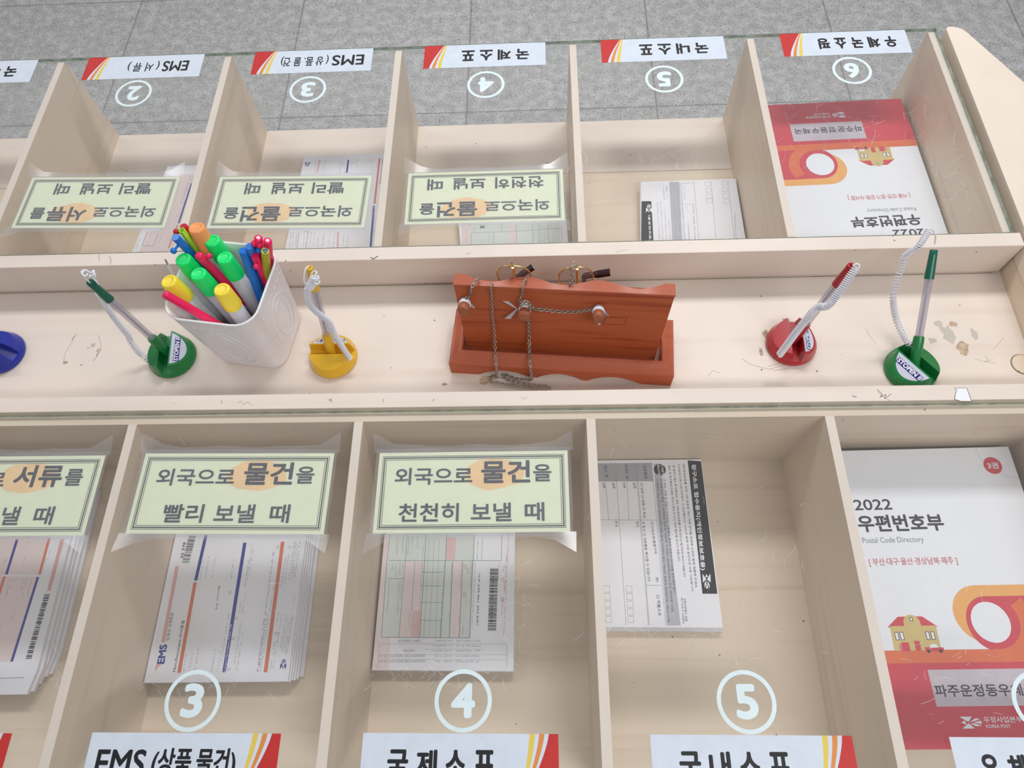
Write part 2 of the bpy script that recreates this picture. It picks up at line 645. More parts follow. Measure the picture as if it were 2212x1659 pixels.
# end wing with a rounded, slanted corner
wp = [at(u, v, 0.010) for u, v in [(2034, 76), (2035, 69), (2040, 62.5), (2047, 58.5), (2056, 57.5), (2068, 59.5), (2078, 62.5), (2088, 69), (2130, 106), (2212, 178), (2290, 246)]]
wing = [(p.x, p.y) for p in wp]
wing = [(0.5425, -0.46), (0.5425, wing[0][1] - 0.002)] + [(max(0.5425, x), y) for x, y in wing[1:]] + [(0.86, 0.25), (0.86, -0.46)]
part('end_wing', G().prism(wing[::-1], -0.020, 0.010), 'wing_wood', desk, bevel=0.001)
part('end_panel', G().box(0.5430, 0.5625, -0.45, 0.44, -TZ, -0.020), 'wood_y', desk)
part('end_panel', G().box(XL - 0.02, XL, YN, YF, -TZ, 0.0), 'wood_y', desk)
part('plinth', G().box(XL, XR, -0.10, 0.11, -TZ, ZB - 0.014), 'wood_x', desk)
hc = at(2209, 787, ZT)
cap = G().lathe([(0.0122, 0), (0.0122, 0.0008), (0.0118, 0.0012)], hc, n=36)
part('screw_cap', cap, 'wood_x', desk)
part('cap_gap', G().lathe([(0.0130, 0), (0.0130, 0.0003)], hc, n=36), 'dark_gap', desk)
# dirt in the corners of the tray, scribbles on the wood
part('corner_grime', G().box(XL, XR, TR1 - 0.0006, TR1 - 0.0001, ZT, ZT + 0.0004), 'grime', desk)


def px_line(gg, pts, w, z, m=0):
    q = [at(u, v, z) for u, v in pts]
    gg.pline([(p.x, p.y) for p in q], w, z, m)


mk = G()
ZR = G0 + 0.0003
for pts, w in [([(800, 556), (803, 557), (806, 560), (811, 556), (817, 553)], 0.0011), ([(1006, 549), (1010, 546), (1011, 549), (1018, 545)], 0.0003),
               ([(1330, 545), (1343, 541), (1358, 540)], 0.0003), ([(215, 549), (213, 556), (215, 563)], 0.0004), ([(235, 552), (240, 561), (238, 571)], 0.0004),
               ([(828, 861), (827, 869)], 0.0004), ([(938, 861), (934, 867)], 0.0004), ([(712, 861), (716, 868)], 0.0005), ([(707, 862), (712, 865), (716, 861), (718, 868)], 0.0003),
               ([(478, 864), (480, 872)], 0.0004), ([(512, 871), (520, 866), (526, 874), (534, 868), (546, 876)], 0.0003), ([(1125, 858), (1131, 862), (1138, 857)], 0.0003),
               ([(1895, 841), (1906, 851), (1901, 858), (1914, 852), (1911, 861), (1925, 851)], 0.0004), ([(1896, 845), (1912, 860), (1925, 866)], 0.0003), ([(1841, 853), (1844, 858), (1848, 855), (1850, 859)], 0.0004),
               ([(2062, 838), (2067, 842), (2063, 855), (2062, 863), (2069, 865), (2076, 868), (2099, 868), (2094, 852), (2088, 838), (2067, 838)], 0.0005)]:
    mk = G()
    px_line(mk, pts, w * 0.75, ZR)
    part('pen_marking', mk, 'pencil' if w < 0.00035 else 'ink_black', desk)
pch = G()
q = [at(u, v, ZR) for u, v in [(2066, 838), (2088, 838), (2098, 866), (2076, 866), (2063, 862)]]
pch.poly([(p.x, p.y) for p in q], ZR - 0.0001)
part('paper_scrap', pch, 'paper', desk, label='white torn paper scrap stuck on the rail')
mk = G()
ZS = ZT + 0.00012
for pts, w in [([(137, 782), (141, 762), (156, 738), (165, 720)], 0.0004), ([(155, 734), (161, 725)], 0.0009), ([(212, 724), (219, 745), (217, 758), (208, 771), (201, 780)], 0.0005), ([(215, 752), (208, 770)], 0.0009),
               ([(1602, 774), (1620, 787), (1650, 795), (1668, 798)], 0.0004), ([(1871, 710), (1879, 727), (1893, 743)], 0.0003), ([(1530, 812), (1540, 800), (1556, 806)], 0.0003),
               ([(1660, 791), (1690, 783)], 0.0005), ([(1665, 797), (1697, 787)], 0.0004), ([(1670, 801), (1700, 796)], 0.0005), ([(2126, 768), (2135, 774), (2127, 782), (2145, 776)], 0.0003),
               ([(2105, 775), (2126, 781), (2152, 784)], 0.0003), ([(2145, 755), (2168, 730)], 0.0003)]:
    mk = G()
    px_line(mk, pts, w * 0.8, ZS)
    part('pencil_marking', mk, 'pencil', desk)
st = G()
rs = random.Random(4)


def blot(cx, cy, rx, ry, m, z=ZS, n=14, jag=0.35):
    st = G()
    c = at(cx, cy, z)
    e = 0.00049
    st.poly([(c.x + cos(2 * pi * i / n) * rx * e * (1 + rs.uniform(-jag, jag)), c.y + sin(2 * pi * i / n) * ry * e * (1 + rs.uniform(-jag, jag))) for i in range(n)], z + rs.uniform(0, 0.00008), 0)
    part('glue_stain', st, 'granule' if m else 'dust', desk)


for b in [(2050, 722, 15, 22, 1), (2028, 700, 12, 8, 1), (2014, 735, 10, 7, 1), (2036, 712, 8, 10, 1), (2104, 722, 7, 15, 1), (2081, 752, 14, 16, 0), (2060, 700, 9, 8, 0), (141, 783, 6, 4, 0), (201, 745, 7, 5, 1), (190, 751, 2, 2, 0),
          (212, 757, 4, 4, 0), (1655, 723, 7, 14, 0), (700, 792, 22, 14, 0), (1698, 690, 8, 4, 0), (1060, 815, 22, 6, 0), (1044, 824, 10, 9, 0), (2073, 659, 3, 2, 0), (960, 830, 6, 4, 0), (1645, 760, 4, 12, 0)]:
    blot(*b[:4], b[4])

# ------------------------------------------------------------------ glass tops
ft = thing('glass_top', (-0.34, 0.30, 0), 'clear glass sheet covering the far row of pigeonholes, its free edge over the floor', 'glass top')
nt_ = thing('glass_top', (-0.34, -0.28, 0), 'clear scratched glass sheet covering the near row of pigeonholes', 'glass top')


def pane(parent, y0, y1):
    g = G()
    v = [(x, y, z) for z in (0.0, G0) for y in (y0, y1) for x in (XL, XR - 0.001)]
    g.add(v, [(0, 2, 3, 1), (4, 5, 7, 6)], 0)
    g.add(v, [(0, 1, 5, 4), (2, 6, 7, 3), (0, 4, 6, 2), (1, 3, 7, 5)], 1)
    part('pane', g, ['glass', 'glass_edge'], parent)


pane(ft, 0.1190, YF + 0.0004)
pane(nt_, YN - 0.0004, -0.0985)
rs = random.Random(11)
for parent, spots in ((ft, [(1960, 330, 130, 130, 70), (1430, 380, 150, 60, 40), (1780, 300, 90, 80, 40), (1240, 345, 30, 20, 14)]),
                      (nt_, [(950, 1460, 160, 22, 60), (450, 1480, 140, 20, 34), (120, 1440, 30, 40, 16), (1440, 1350, 130, 22, 30), (1560, 1250, 240, 200, 36), (2060, 1400, 120, 160, 40), (1112, 1330, 30, 120, 26), (1000, 1100, 700, 300, 30)])):
    g = G()
    for cx, cy, sx, sy, n in spots:
        for _ in range(n):
            u, v = cx + rs.uniform(-sx, sx), cy + rs.uniform(-sy, sy)
            a, L = rs.uniform(0, 2 * pi), rs.uniform(6, 34)
            bend = rs.uniform(-0.5, 0.5)
            pts = [at(u + cos(a + bend * t) * L * t, v + sin(a + bend * t) * L * t, G0 + 0.0001) for t in (0, 0.5, 1)]
            g.pline([(p.x, p.y) for p in pts], rs.uniform(0.00012, 0.0003), G0 + 0.0001)
    part('scratch_pattern', g, 'scratch', parent, kind='stuff')

# ------------------------------------------------------------------ label strips and circled numbers on the glass
ZL = G0 + 0.0002


def strip(origin, ex, ey, L, Hh, words, label):
    """reading frame: origin lower corner, ex reading direction, ey up"""
    o = Vector(origin)
    P = lambda a, b: o + ex * (a * L) + ey * (b * Hh)
    t = thing('label_strip', P(0.5, 0.5), label, 'label', 'printed label strips on the glass')
    t.location.z = ZL + TZ
    ORIGIN[t.name].z = ZL

    def edge(c0, c1, p, t_):
        return 1 - (c0 + (c1 - c0) * t_ ** p)
    g = G()
    ns = 10
    ts = [i / ns for i in range(ns + 1)]
    bands = [((0.0, 0.0, 1), (0.048, 0.160, 1.35), 1), ((0.048, 0.160, 1.35), (0.070, 0.163, 1.35), 0), ((0.070, 0.163, 1.35), (0.097, 0.172, 1.35), 2),
             ((0.097, 0.172, 1.35), (0.118, 0.176, 1.35), 0), ((0.118, 0.176, 1.35), (0.147, 0.186, 1.35), 3), ((0.147, 0.186, 1.35), (1.0, 1.0, 1), 0)]
    for A, B, m in bands:
        vs = []
        for q in ts:
            a, b = edge(*A, q), edge(*B, q)
            vs += [P(a, 1 - q), P(b, 1 - q)]
        vs = [(p.x, p.y, ZL + 0.0002) for p in vs]
        fs = [(2 * i, 2 * i + 1, 2 * i + 3, 2 * i + 2) for i in range(ns)]
        g.add(vs, fs, m)
    b = [P(0, 0), P(1, 0), P(1, 1), P(0, 1)]
    g.add([(p.x, p.y, ZL) for p in b], [(3, 2, 1, 0)], 0)
    part('strip', g, ['sticker_white', 'sticker_red', 'sticker_orange', 'sticker_yellow'], t)
    g = G()
    for body, a0, b0, a1, hh, bold in words:
        A, B = P(a0, b0), P(a1, b0)
        g.text(body, A, B, hh * Hh, ZL + 0.0004, 0, bold, 4)
    part('lettering', g, 'ink_black', t)


# far strips: read from the other side of the desk (upside down from here)
E1, E2 = Vector((1, 0, 0)), Vector((0, 1, 0))
LW, LH = 0.172, 0.0455


def four(chars, x0, x1, y0=0.26, hh=0.47):
    n = len(chars)
    step = (x1 - x0) / n
    return [(c, x0 + i * step + 0.020, y0, x0 + (i + 1) * step - 0.020, hh, 0.035) for i, c in enumerate(chars)]


far = {-4: (four('국내등기', 0.13, 0.72), 'white strip for the far compartment at the frame edge, cut off after one syllable'),
       -3: ([('EMS', .115, .27, .335, .46, .02), ('( 서 류 )', .365, .24, .635, .47, .01)], 'far label strip for documents, short word in brackets after three Latin capitals'),
       -2: ([('EMS', .068, .27, .335, .46, .02), ('( 상 품. 물 건)', .365, .24, .765, .47, .01)], 'far label strip for goods, long words in brackets after three Latin capitals'),
       -1: (four('국제소포', .115, .71), 'far label strip for international parcels above the circled 4, corner of its red end peeling'),
       0: (four('국내소포', .115, .71), 'far label strip for domestic parcels, at the edge above the circled 5'),
       1: (four('우체국쇼핑', .075, .73), 'far label strip for post office shopping, at the edge above the circled 6')}
fx = {-4: (75, 150), -3: (441.8, 120.5), -2: (806, 111), -1: (1178, 98), 0: (1563, 84), 1: (1955, 68)}
for k, (words, lab) in far.items():
    u, v = fx[k]
    p = at(u, v, ZL)
    strip((p.x, YF - 0.0012, 0), -E1, -E2, LW, LH, words, lab)
near = {-3: (four('서류', .1, .6), 'near label strip of which only the red end shows at the frame edge'),
        -2: ([('EMS', .055, .24, .315, .47, .025), ('(상품,물건)', .350, .20, .785, .54, .02)], 'near label strip for goods, long words in brackets after three Latin capitals'),
        -1: (four('국제소포', .115, .70, .24, .48), 'near label strip for international parcels below the circled 4'),
        0: (four('국내소포', .115, .70, .24, .48), 'near label strip for domestic parcels below the circled 5'),
        1: (four('우체국쇼핑', .10, .74, .24, .48), 'near label strip for post office shopping over the directory')}
nx = {-3: None, -2: (200, 1582), -1: (785, 1583), 0: (1404, 1586.5), 1: (2049.5, 1592)}
for k, (words, lab) in near.items():
    if nx[k]:
        p = at(*nx[k], ZL)
        x, ytop = p.x, p.y
    else:
        p = at(26.6, 1584, ZL)
        x, ytop = p.x - LW, p.y
    strip((x, ytop - LH, 0), E1, E2, LW, LH, words, lab)


def circled(center, ex, ey, digit, label):
    c = Vector(center)
    g = G()
    n = 48
    R0, R1 = 0.0258, 0.0221
    vs = []
    for i in range(n):
        a = 2 * pi * i / n
        vs += [(c.x + R0 * cos(a), c.y + R0 * sin(a), ZL + 0.0001), (c.x + R1 * cos(a), c.y + R1 * sin(a), ZL + 0.0001)]
    g.add(vs, [(2 * i, (2 * i + 2) % (2 * n), (2 * i + 3) % (2 * n), 2 * i + 1) for i in range(n)])
    hw, hh = 0.0098 if digit != '4' else 0.0108, 0.0285
    g.text(digit, c - ex * hw - ey * (hh / 2), c + ex * hw - ey * (hh / 2), hh, ZL + 0.0001, 0, 0.05, 6)
    single('circled_number', g, 'vinyl', label, 'number sticker', 'circled numbers on the glass')


for d, u, v in (('2', 288.5, 201.5), ('3', 665, 193), ('4', 1049.4, 182.5), ('5', 1435, 170.5), ('6', 1840.5, 152)):
    circled(at(u, v, ZL), -E1, -E2, d, 'pale vinyl numeral %s in a ring on the far glass, upside down' % {'2': 'two', '3': 'three', '4': 'four', '5': 'five', '6': 'six'}[d])
for d, u, v in (('3', 416.5, 1513), ('4', 1000.5, 1513), ('5', 1612.5, 1515.5), ('6', 2254, 1518)):
    circled(at(u, v, ZL), E1, E2, d, 'pale vinyl numeral %s in a ring on the near glass, upright' % {'3': 'three', '4': 'four', '5': 'five', '6': 'six'}[d])


# ------------------------------------------------------------------ laminated yellow notices taped on the glass
ZN = G0 + 0.0006


def notice(O, ex, ey, w, h, hot, second, label, seed, flap=()):
    o = Vector((O.x, O.y, 0))
    P = lambda a, b: o + ex * (a * w) + ey * (b * h)
    rs = random.Random(seed)
    t = thing('notice', P(0.5, 0.5) + Vector((0, 0, ZN)), label, 'sign', 'laminated notices taped to the glass')
    g = G()
    q = [P(0, 0), P(1, 0), P(1, 1), P(0, 1)]
    g.prism([(p.x, p.y) for p in q], ZN, ZN + 0.0003)
    pap = part('paper_sheet', g, 'notice_paper', t)
    g = G()
    zz = ZN + 0.0005
    for ins, wd in ((0.022, 0.0005), (0.031, 0.0013), (0.041, 0.0005)):
        a, b = ins, ins * w / h
        c = [P(a, b), P(1 - a, b), P(1 - a, 1 - b), P(a, 1 - b)]
        for i in range(4):
            d = (c[(i + 1) % 4] - c[i]).normalized() * wd / 2
            g.line(c[i] - d, c[(i + 1) % 4] + d, wd, zz)
    part('border', g, 'notice_line', pap)
    g = G()
    n = 26
    g.poly([P(0.615 + 0.155 * cos(2 * pi * i / n) * (1 + rs.uniform(-.06, .06)), 0.715 + 0.195 * sin(2 * pi * i / n) * (1 + rs.uniform(-.08, .08))) for i in range(n)], ZN + 0.0004)
    part('highlighter_marking', g, 'highlight', pap)
    g = G()
    for body, a0, b0, a1, hh, bold in [('외국으로', .092, .585, .500, .215, .022), (hot, .545, .595, .802, .285, .030), ('를' if hot == '서류' else '을', .818, .61, .912, .215, .022)] + second:
        g.text(body, P(a0, b0), P(a1, b0), hh * h, zz + 0.0001, 0, bold, 5)
    part('lettering', g, 'notice_ink', pap)
    # clear laminate pouch, larger than the sheet, with wavy edge
    g = G()
    mx, my = 0.016, 0.045
    out = []
    for (a0, b0), (a1, b1) in (((-mx, -my), (1 + mx, -my)), ((1 + mx, -my), (1 + mx, 1 + my)), ((1 + mx, 1 + my), (-mx, 1 + my)), ((-mx, 1 + my), (-mx, -my))):
        for i in range(8):
            q_ = i / 8
            out.append(P(a0 + (a1 - a0) * q_ + rs.uniform(-.002, .002), b0 + (b1 - b0) * q_ + rs.uniform(-.006, .006)))
    g.prism([(p.x, p.y) for p in out], ZN + 0.0008, ZN + 0.0010)
    part('laminate_film', g, 'laminate', t)
    # strips of clear tape, some with lifted corners
    for a0, b0, a1, b1, wd, lift in flap:
        A, B = P(a0, b0), P(a1, b1)
        d = (B - A)
        nrm = Vector((-d.y, d.x, 0)).normalized() * wd
        g = G()
        vs, fs = [], []
        m = 10
        for i in range(m + 1):
            c = A + d * (i / m)
            wob = 0.0012 * sin(i * 1.9 + seed)
            e = lift * max(0.0, (abs(i / m - 0.5) - 0.38) / 0.12)
            vs += [(c.x, c.y, ZN + 0.0014), (c.x + nrm.x * (1 + e * 8) + wob, c.y + nrm.y * (1 + e * 8) + wob, ZN + 0.0014 + e * 0.02)]
        fs = [(2 * i, 2 * i + 2, 2 * i + 3, 2 * i + 1) for i in range(m)]
        g.add(vs, fs, 0, True)
        part('tape', g, 'tape', t)


FAST = [('빨리', .170, .130, .375, .225, .022), ('보낼', .432, .130, .640, .225, .022), ('때', .715, .130, .815, .225, .022)]
SLOW = [('천천히', .125, .130, .435, .225, .022), ('보낼', .497, .130, .705, .225, .022), ('때', .772, .130, .872, .225, .022)]


def from_corners(tl, tr, bl, br, flip):
    tl, tr, bl, br = [at(*p, ZN) for p in (tl, tr, bl, br)]
    if flip:
        tl, tr, bl, br = br, bl, tr, tl
    ex = ((tr - tl) + (br - bl))
    ex.z = 0
    w = ex.length / 2
    ex.normalize()
    ey = Vector((-ex.y, ex.x, 0))
    h = ((tl - bl).dot(ey) + (tr - br).dot(ey)) / 2
    c = (tl + tr + bl + br) / 4
    return c - ex * w / 2 - ey * h / 2, ex, ey, w, h


TOPT = [(-.02, 1.02, 1.02, 1.02, 0.006, 0.25), (-.02, -.03, 1.02, -.03, -0.004, 0.3)]
TOPT = [(1.03, 1.0, -.03, 1.0, -0.007, 0.25), (-.03, 0.0, 1.03, 0.0, -0.006, 0.3)]
n3 = from_corners((314, 979.6), (722, 978.6), (272.8, 1152.4), (700, 1154.8), False)
notice(*n3, '물건', FAST, 'yellow notice on near glass, quick sending of goods, over the form with orange bars', 3, TOPT)
n4 = from_corners((818.6, 977.7), (1225, 974), (807, 1153.8), (1233, 1147.7), False)
notice(*n4, '물건', SLOW, 'yellow notice on near glass, slow sending of goods, over the pale green barcode form', 5, TOPT)
tr_, br_ = at(230, 980, ZN), at(181, 1157, ZN)
n2 = (br_ - E1 * n3[3], E1, E2, n3[3], n3[4])
notice(*n2, '서류', FAST, 'yellow notice on near glass cut by the frame, over pinkish forms', 9, TOPT)
f2 = from_corners((70, 382.5), (387, 383), (25.6, 494), (358, 491.6), True)
notice(*f2, '서류', FAST, 'yellow notice on far glass, quick sending of documents, beside the pen cup', 12, TOPT)
f3 = from_corners((474.7, 381.9), (800.8, 380), (447.5, 494), (789.6, 491.6), True)
notice(*f3, '물건', FAST, 'yellow notice on far glass, quick sending of goods, below the circled 3', 14, TOPT)
f4 = from_corners((882.4, 375), (1215.4, 365), (874, 485.5), (1220, 476.5), True)
notice(*f4, '물건', SLOW, 'yellow notice on far glass, slow sending of goods, below the circled 4', 15, TOPT)


# ------------------------------------------------------------------ paper forms in the compartments
def pad(name, label, cat, poly, ztop, layers=6, seed=1, top='paper', shift=(0.0015, 0.0015), group='forms in the pigeonholes', spread=None):
    """a pile of sheets; poly: xy corners of the top sheet"""
    rs = random.Random(seed)
    cx, cy = sum(p[0] for p in poly) / len(poly), sum(p[1] for p in poly) / len(poly)
    t = thing(name, (cx, cy, ZB), label, cat, group)
    th = (ztop - ZB) / layers
    last = None
    for i in range(layers):
        topmost = i == layers - 1
        k = (layers - 1 - i) / max(1, layers - 1)
        dx, dy = (0, 0) if topmost else (rs.uniform(-1, 1) * shift[0], rs.uniform(-1, 1) * shift[1])
        if spread and not topmost:
            dx += spread[0] * k
            dy += spread[1] * k
        kx = math.floor((cx - X0) / PITCH)
        xa_, xb_ = DX(kx) + T + 0.0012, DX(kx + 1) - 0.0012
        ya_, yb_ = (Y1 + 0.0015, YF) if cy > 0 else (YN, Y2 - 0.0015)
        lay = [(min(xb_, max(xa_, x + dx)), min(yb_, max(ya_, y + dy))) for x, y in poly]
        z0, z1 = ZB + i * th + 0.0002, ZB + (i + 1) * th - (0.00002 if topmost else 0.0001)
        last = part('sheet', G().prism(lay, z0, z1, 0), [top if topmost else 'paper'], t)
    return t, last


def ppoly(pts, z):
    q = [at(u, v, z) for u, v in pts]
    q = [(p.x, p.y) for p in q]
    a = sum(q[i][0] * q[(i + 1) % len(q)][1] - q[(i + 1) % len(q)][0] * q[i][1] for i in range(len(q)))
    return q if a > 0 else q[::-1]


def clip_print(p, xa_, xb_):
    for v in p.V:
        v.x = max(xa_, min(xb_, v.x))


class Print(G):
    """ink on a plane, placed by where the photograph shows it"""

    def __init__(s, z):
        super().__init__()
        s.z = z

    def quad(s, pts, m, dz=0.0):
        q = [at(u, v, s.z) for u, v in pts]
        return s.poly([(p.x, p.y) for p in q], s.z + 0.00004 + dz * 0.15, m)

    def bar(s, a, b, wpx, m, dz=0.0):
        A, B = at(*a, s.z), at(*b, s.z)
        return s.line(A, B, wpx * 0.00051, s.z + 0.00006 + dz * 0.15, m)

    def word(s, body, a, b, hpx, m, bold=0.0, res=2):
        A, B = at(*a, s.z), at(*b, s.z)
        return s.text(body, A, B, hpx * 0.00051, s.z + 0.00012, m, bold, res)

    def fine(s, a, b, hpx, m, seed=0, dens=0.7):
        """a run of tiny type too small to read: a row of short strokes"""
        rs = random.Random(seed)
        A, B = at(*a, s.z), at(*b, s.z)
        d = B - A
        L = d.length
        d.normalize()
        n = Vector((-d.y, d.x, 0))
        h = hpx * 0.00051
        x = 0.0
        while x < L:
            w = rs.uniform(0.3, 0.75) * h
            if rs.random() < dens:
                p = A + d * x
                k0 = rs.uniform(0, .2)
                s.line(p + n * h * k0, p + n * h * rs.uniform(.75, 1), h * 0.11, s.z + 0.00010, m)
                if rs.random() < .7:
                    kk = rs.uniform(.1, .9)
                    s.line(p + n * h * kk, p + n * h * kk + d * w, h * 0.10, s.z + 0.00010, m)
            x += w + 0.12 * h
        return s

    def bars(s, a, b, wpx, m, seed, n=60):
        """a barcode along a-b, bars wpx wide across"""
        rs = random.Random(seed)
        A, B = at(*a, s.z), at(*b, s.z)
        d = B - A
        L = d.length
        d.normalize()
        nn = Vector((-d.y, d.x, 0)) * (wpx * 0.00051)
        u = L / (n * 2)
        x = 0
        while x < L:
            w = u * rs.choice((.7, .7, 1.4, 2.2))
            p, q_ = A + d * x, A + d * min(L, x + w)
            s.poly([p, q_, q_ + nn, p + nn], s.z + 0.00010, m)
            x += w + u * rs.choice((.7, .7, 1.3, 2.0))
        return s


INKS = ['print_blue', 'print_orange', 'print_black', 'print_grey', 'print_green', 'print_pink', 'print_red', 'form_grey', 'paper', 'ink_black']
BL, OR, BK, GR, GN, PK, RD, FG, WH, IK = range(10)


def lerp(a, b, t):
    return (a[0] + (b[0] - a[0]) * t, a[1] + (b[1] - a[1]) * t)


# near compartment three: white form with orange and blue bars, read from the side
z = -0.126
t, sh = pad('form_pad', 'pile of white forms with orange and blue bars under the near glass', 'form', ppoly([(305, 1475), (622, 1472), (671, 1085), (389, 1085)], z), z, 7, 2, spread=(0.010, 0.004))
p = Print(z)


def z3(x, y):            # zoomed reading of the form: pixel pairs taken at 4.608 to one
    return (300 + x / 4.608, 1130 + y / 4.608)


for i in range(4):
    p.bar(z3(228 + i * 9, 1185), z3(368 + i * 9, 430), 1.2, OR)
p.bar(z3(400, 1490), z3(560, 590), 8, OR)
p.bar(z3(565, 572), z3(668, 120), 7.5, BL)
p.bar(z3(848, 1485), z3(1055, 195), 8, BL)
p.bar(z3(1260, 1485), z3(1432, 185), 8.5, OR)
p.word('EMS', z3(255, 1400), z3(285, 1205), 17, BL, 0.05, 4)
for i in range(5):
    p.bar(z3(165 + i * 18, 1470 - i * 20), z3(178 + i * 14, 1405), 1.6, OR)
p.word('우체국 국제특송', z3(305, 1170), z3(350, 890), 8, BK, 0.0, 3)
p.word('Non-Document 비서류용', z3(365, 1480), z3(460, 965), 7.5, BK, 0.01, 3)
p.word('Customs Declaration 세관신고서', z3(862, 1480), z3(925, 1015), 5, WH, 0.0, 2)
p.word('Exp. 비사서함', z3(785, 855), z3(815, 620), 6, BK, 0.0, 2)
p.word('03 378', z3(440, 350), z3(468, 190), 6.5, BK, 0.03, 3)
p.bars(z3(500, 395), z3(570, 120), 17, BK, 5, 34)
for i, (x, yb, yt) in enumerate([(455, 1470, 1290), (515, 1470, 1250), (570, 1460, 1230), (735, 1475, 1240), (790, 1475, 1180), (815, 1475, 880), (955, 1440, 1000), (985, 1470, 1080), (1010, 890, 760), (1040, 890, 700), (1060, 640, 360), (1085, 560, 210),
                                 (1110, 500, 240), (620, 560, 380), (670, 550, 330), (735, 540, 340), (880, 560, 480), (925, 550, 350), (1200, 1470, 900), (1220, 1470, 620), (1320, 1460, 1180), (1350, 1440, 900), (1380, 1010, 870), (1420, 660, 330), (1445, 670, 300), (1415, 1280, 900),
                                 (1435, 1280, 940), (1455, 1280, 980), (1500, 560, 180), (1520, 560, 200), (1540, 550, 230), (1560, 540, 180), (1470, 1300, 720), (1485, 1290, 930)]):
    sl = 0.155
    p.fine(z3(x, yb), z3(x + (yb - yt) * sl, yt), 4.2 if i != 18 else 4.6, BL if i in (18,) else GR, 30 + i)
p.fine(z3(1190, 1475), z3(1350, 290), 4.5, BL, 77, 0.8)
p.fine(z3(870, 1480), z3(930, 1010), 4, WH, 78, 0.5)
for x, y in ((1370, 250), (1485, 250), (895, 705), (1345, 1110), (1375, 1110), (955, 960), (930, 1160), (885, 1465)):
    for a, b in (((0, 0), (22, -3)), ((22, -3), (24, -24)), ((24, -24), (2, -21)), ((2, -21), (0, 0))):
        p.bar(z3(x + a[0], y + a[1]), z3(x + b[0], y + b[1]), 0.7, GR)


def bird(p, f, m):
    """the post office's bird mark: triangles about a middle, f maps unit square to pixels"""
    for tri in ([(0, 1), (.62, 1), (.38, .55)], [(0, 0), (.62, 0), (.38, .45)], [(.02, .5), (.22, .68), (.26, .32)], [(.44, .55), (.78, .86), (1.0, .80), (.72, .62)], [(.44, .45), (.72, .40), (1.0, .22), (.70, .18)], [(.62, .5), (1.02, .66), (1.02, .36)]):
        p.quad([f(x, y) for x, y in tri], m, 0.0001)


bird(p, lambda x, y: z3(1402 + y * 60 + x * 12, 1455 - x * 100), BL)
part('print', p, INKS, sh)

# near compartment four: pale green and pink form with a barcode
z = -0.130
t, sh = pad('form_pad', 'pale green and pink barcode form, read from the side, under the near glass', 'form', ppoly([(803, 1447), (1109, 1450), (1113, 1100), (842, 1100)], z), z, 5, 3, shift=(0.0006, 0.0006))
p = Print(z)


def z4(x, y):
    return (790 + x / 5.026, 1140 + y / 5.026)


GREENP, PINKP = 10, 11
i4 = INKS + ['paper_green', 'paper_pink']
p.quad([z4(205, 70), z4(70, 1530), z4(250, 1530), z4(330, 70)], PINKP)
p.quad([z4(262, 60), z4(170, 1190), z4(1130, 1195), z4(1180, 60)], GREENP, 0.0001)
p.quad([z4(430, 365), z4(365, 1190), z4(590, 1190), z4(625, 365)], PINKP, 0.0002)
p.quad([z4(520, 905), z4(500, 1190), z4(578, 1192), z4(600, 905)], PK, 0.0003)
p.quad([z4(950, 365), z4(920, 1195), z4(1015, 1195), z4(1050, 365)], PINKP, 0.0002)
p.quad([z4(880, 105), z4(870, 355), z4(965, 358), z4(985, 105)], PK, 0.0002)
for a, b, w in [((230, 365), (170, 1190), 1.2), ((262, 70), (232, 365), 1.0), ((430, 365), (360, 1190), 1.0), ((450, 70), (430, 365), 1.0), ((535, 365), (498, 905), 1.0), ((640, 365), (585, 1190), 1.4), ((655, 70), (640, 365), 1.3),
                ((865, 365), (812, 1195), 1.4), ((880, 70), (865, 365), 1.3), ((945, 365), (908, 1195), 1.4), ((1055, 365), (1015, 1195), 1.4), ((1162, 365), (1128, 1197), 1.6), ((1180, 70), (1168, 365), 1.3), ((1480, 70), (1472, 358), 1.0), ((255, 356), (1475, 358), 1.1), ((170, 1190), (1130, 1197), 1.2),
                ((235, 553), (415, 553), 1.0), ((610, 485), (840, 485), 1.0), ((605, 630), (835, 632), 0.9), ((600, 810), (832, 812), 0.9), ((590, 1005), (825, 1008), 0.9), ((690, 110), (630, 1190), 0.5), ((745, 110), (690, 1190), 0.5), ((800, 110), (760, 1190), 0.5), ((150, 1250), (130, 1530), 0.6), ((1535, 1255), (1530, 1530), 0.6),
                ((150, 1260), (1540, 1262), 0.4), ((640, 1318), (1280, 1320), 0.4), ((150, 1375), (1540, 1378), 0.4), ((140, 1430), (1540, 1434), 0.4)]:
    p.bar(z4(*a), z4(*b), w, GN, 0.0003)
p.z += 0.00006
p.bars(z4(1350, 440), z4(1325, 1115), 18.5, BK, 8, 66)
p.word('CP 238 861 393 KR', z4(1368, 525), z4(1350, 1035), 5.6, BK, 0.02, 3)
p.word('*CP 238 861 393 KR*', z4(1225, 490), z4(1200, 1065), 4.2, BK, 0.0, 2)
p.word('CN 23  CUSTOMS DECLARATION', z4(140, 1465), z4(640, 1462), 5.2, GR, 0.0, 2)
p.word('CN 22  CUSTOMS DECLARATION', z4(143, 1408), z4(640, 1406), 5.2, GR, 0.0, 2)
p.word('RECEIPT', z4(415, 1348), z4(535, 1347), 4.6, GR, 0.0, 2)
p.word('ADDRESS LABEL', z4(350, 1240), z4(598, 1240), 4.6, GR, 0.0, 2)
for j, (x0, x1, y) in enumerate([(760, 940, 1240), (985, 1245, 1240), (720, 940, 1292), (985, 1250, 1294), (715, 935, 1350), (985, 1250, 1350), (750, 930, 1405), (980, 1245, 1407), (750, 930, 1462), (980, 1245, 1464)]):
    p.fine(z4(x0, y), z4(x1, y), 4.6, GR, 60 + j, .95)
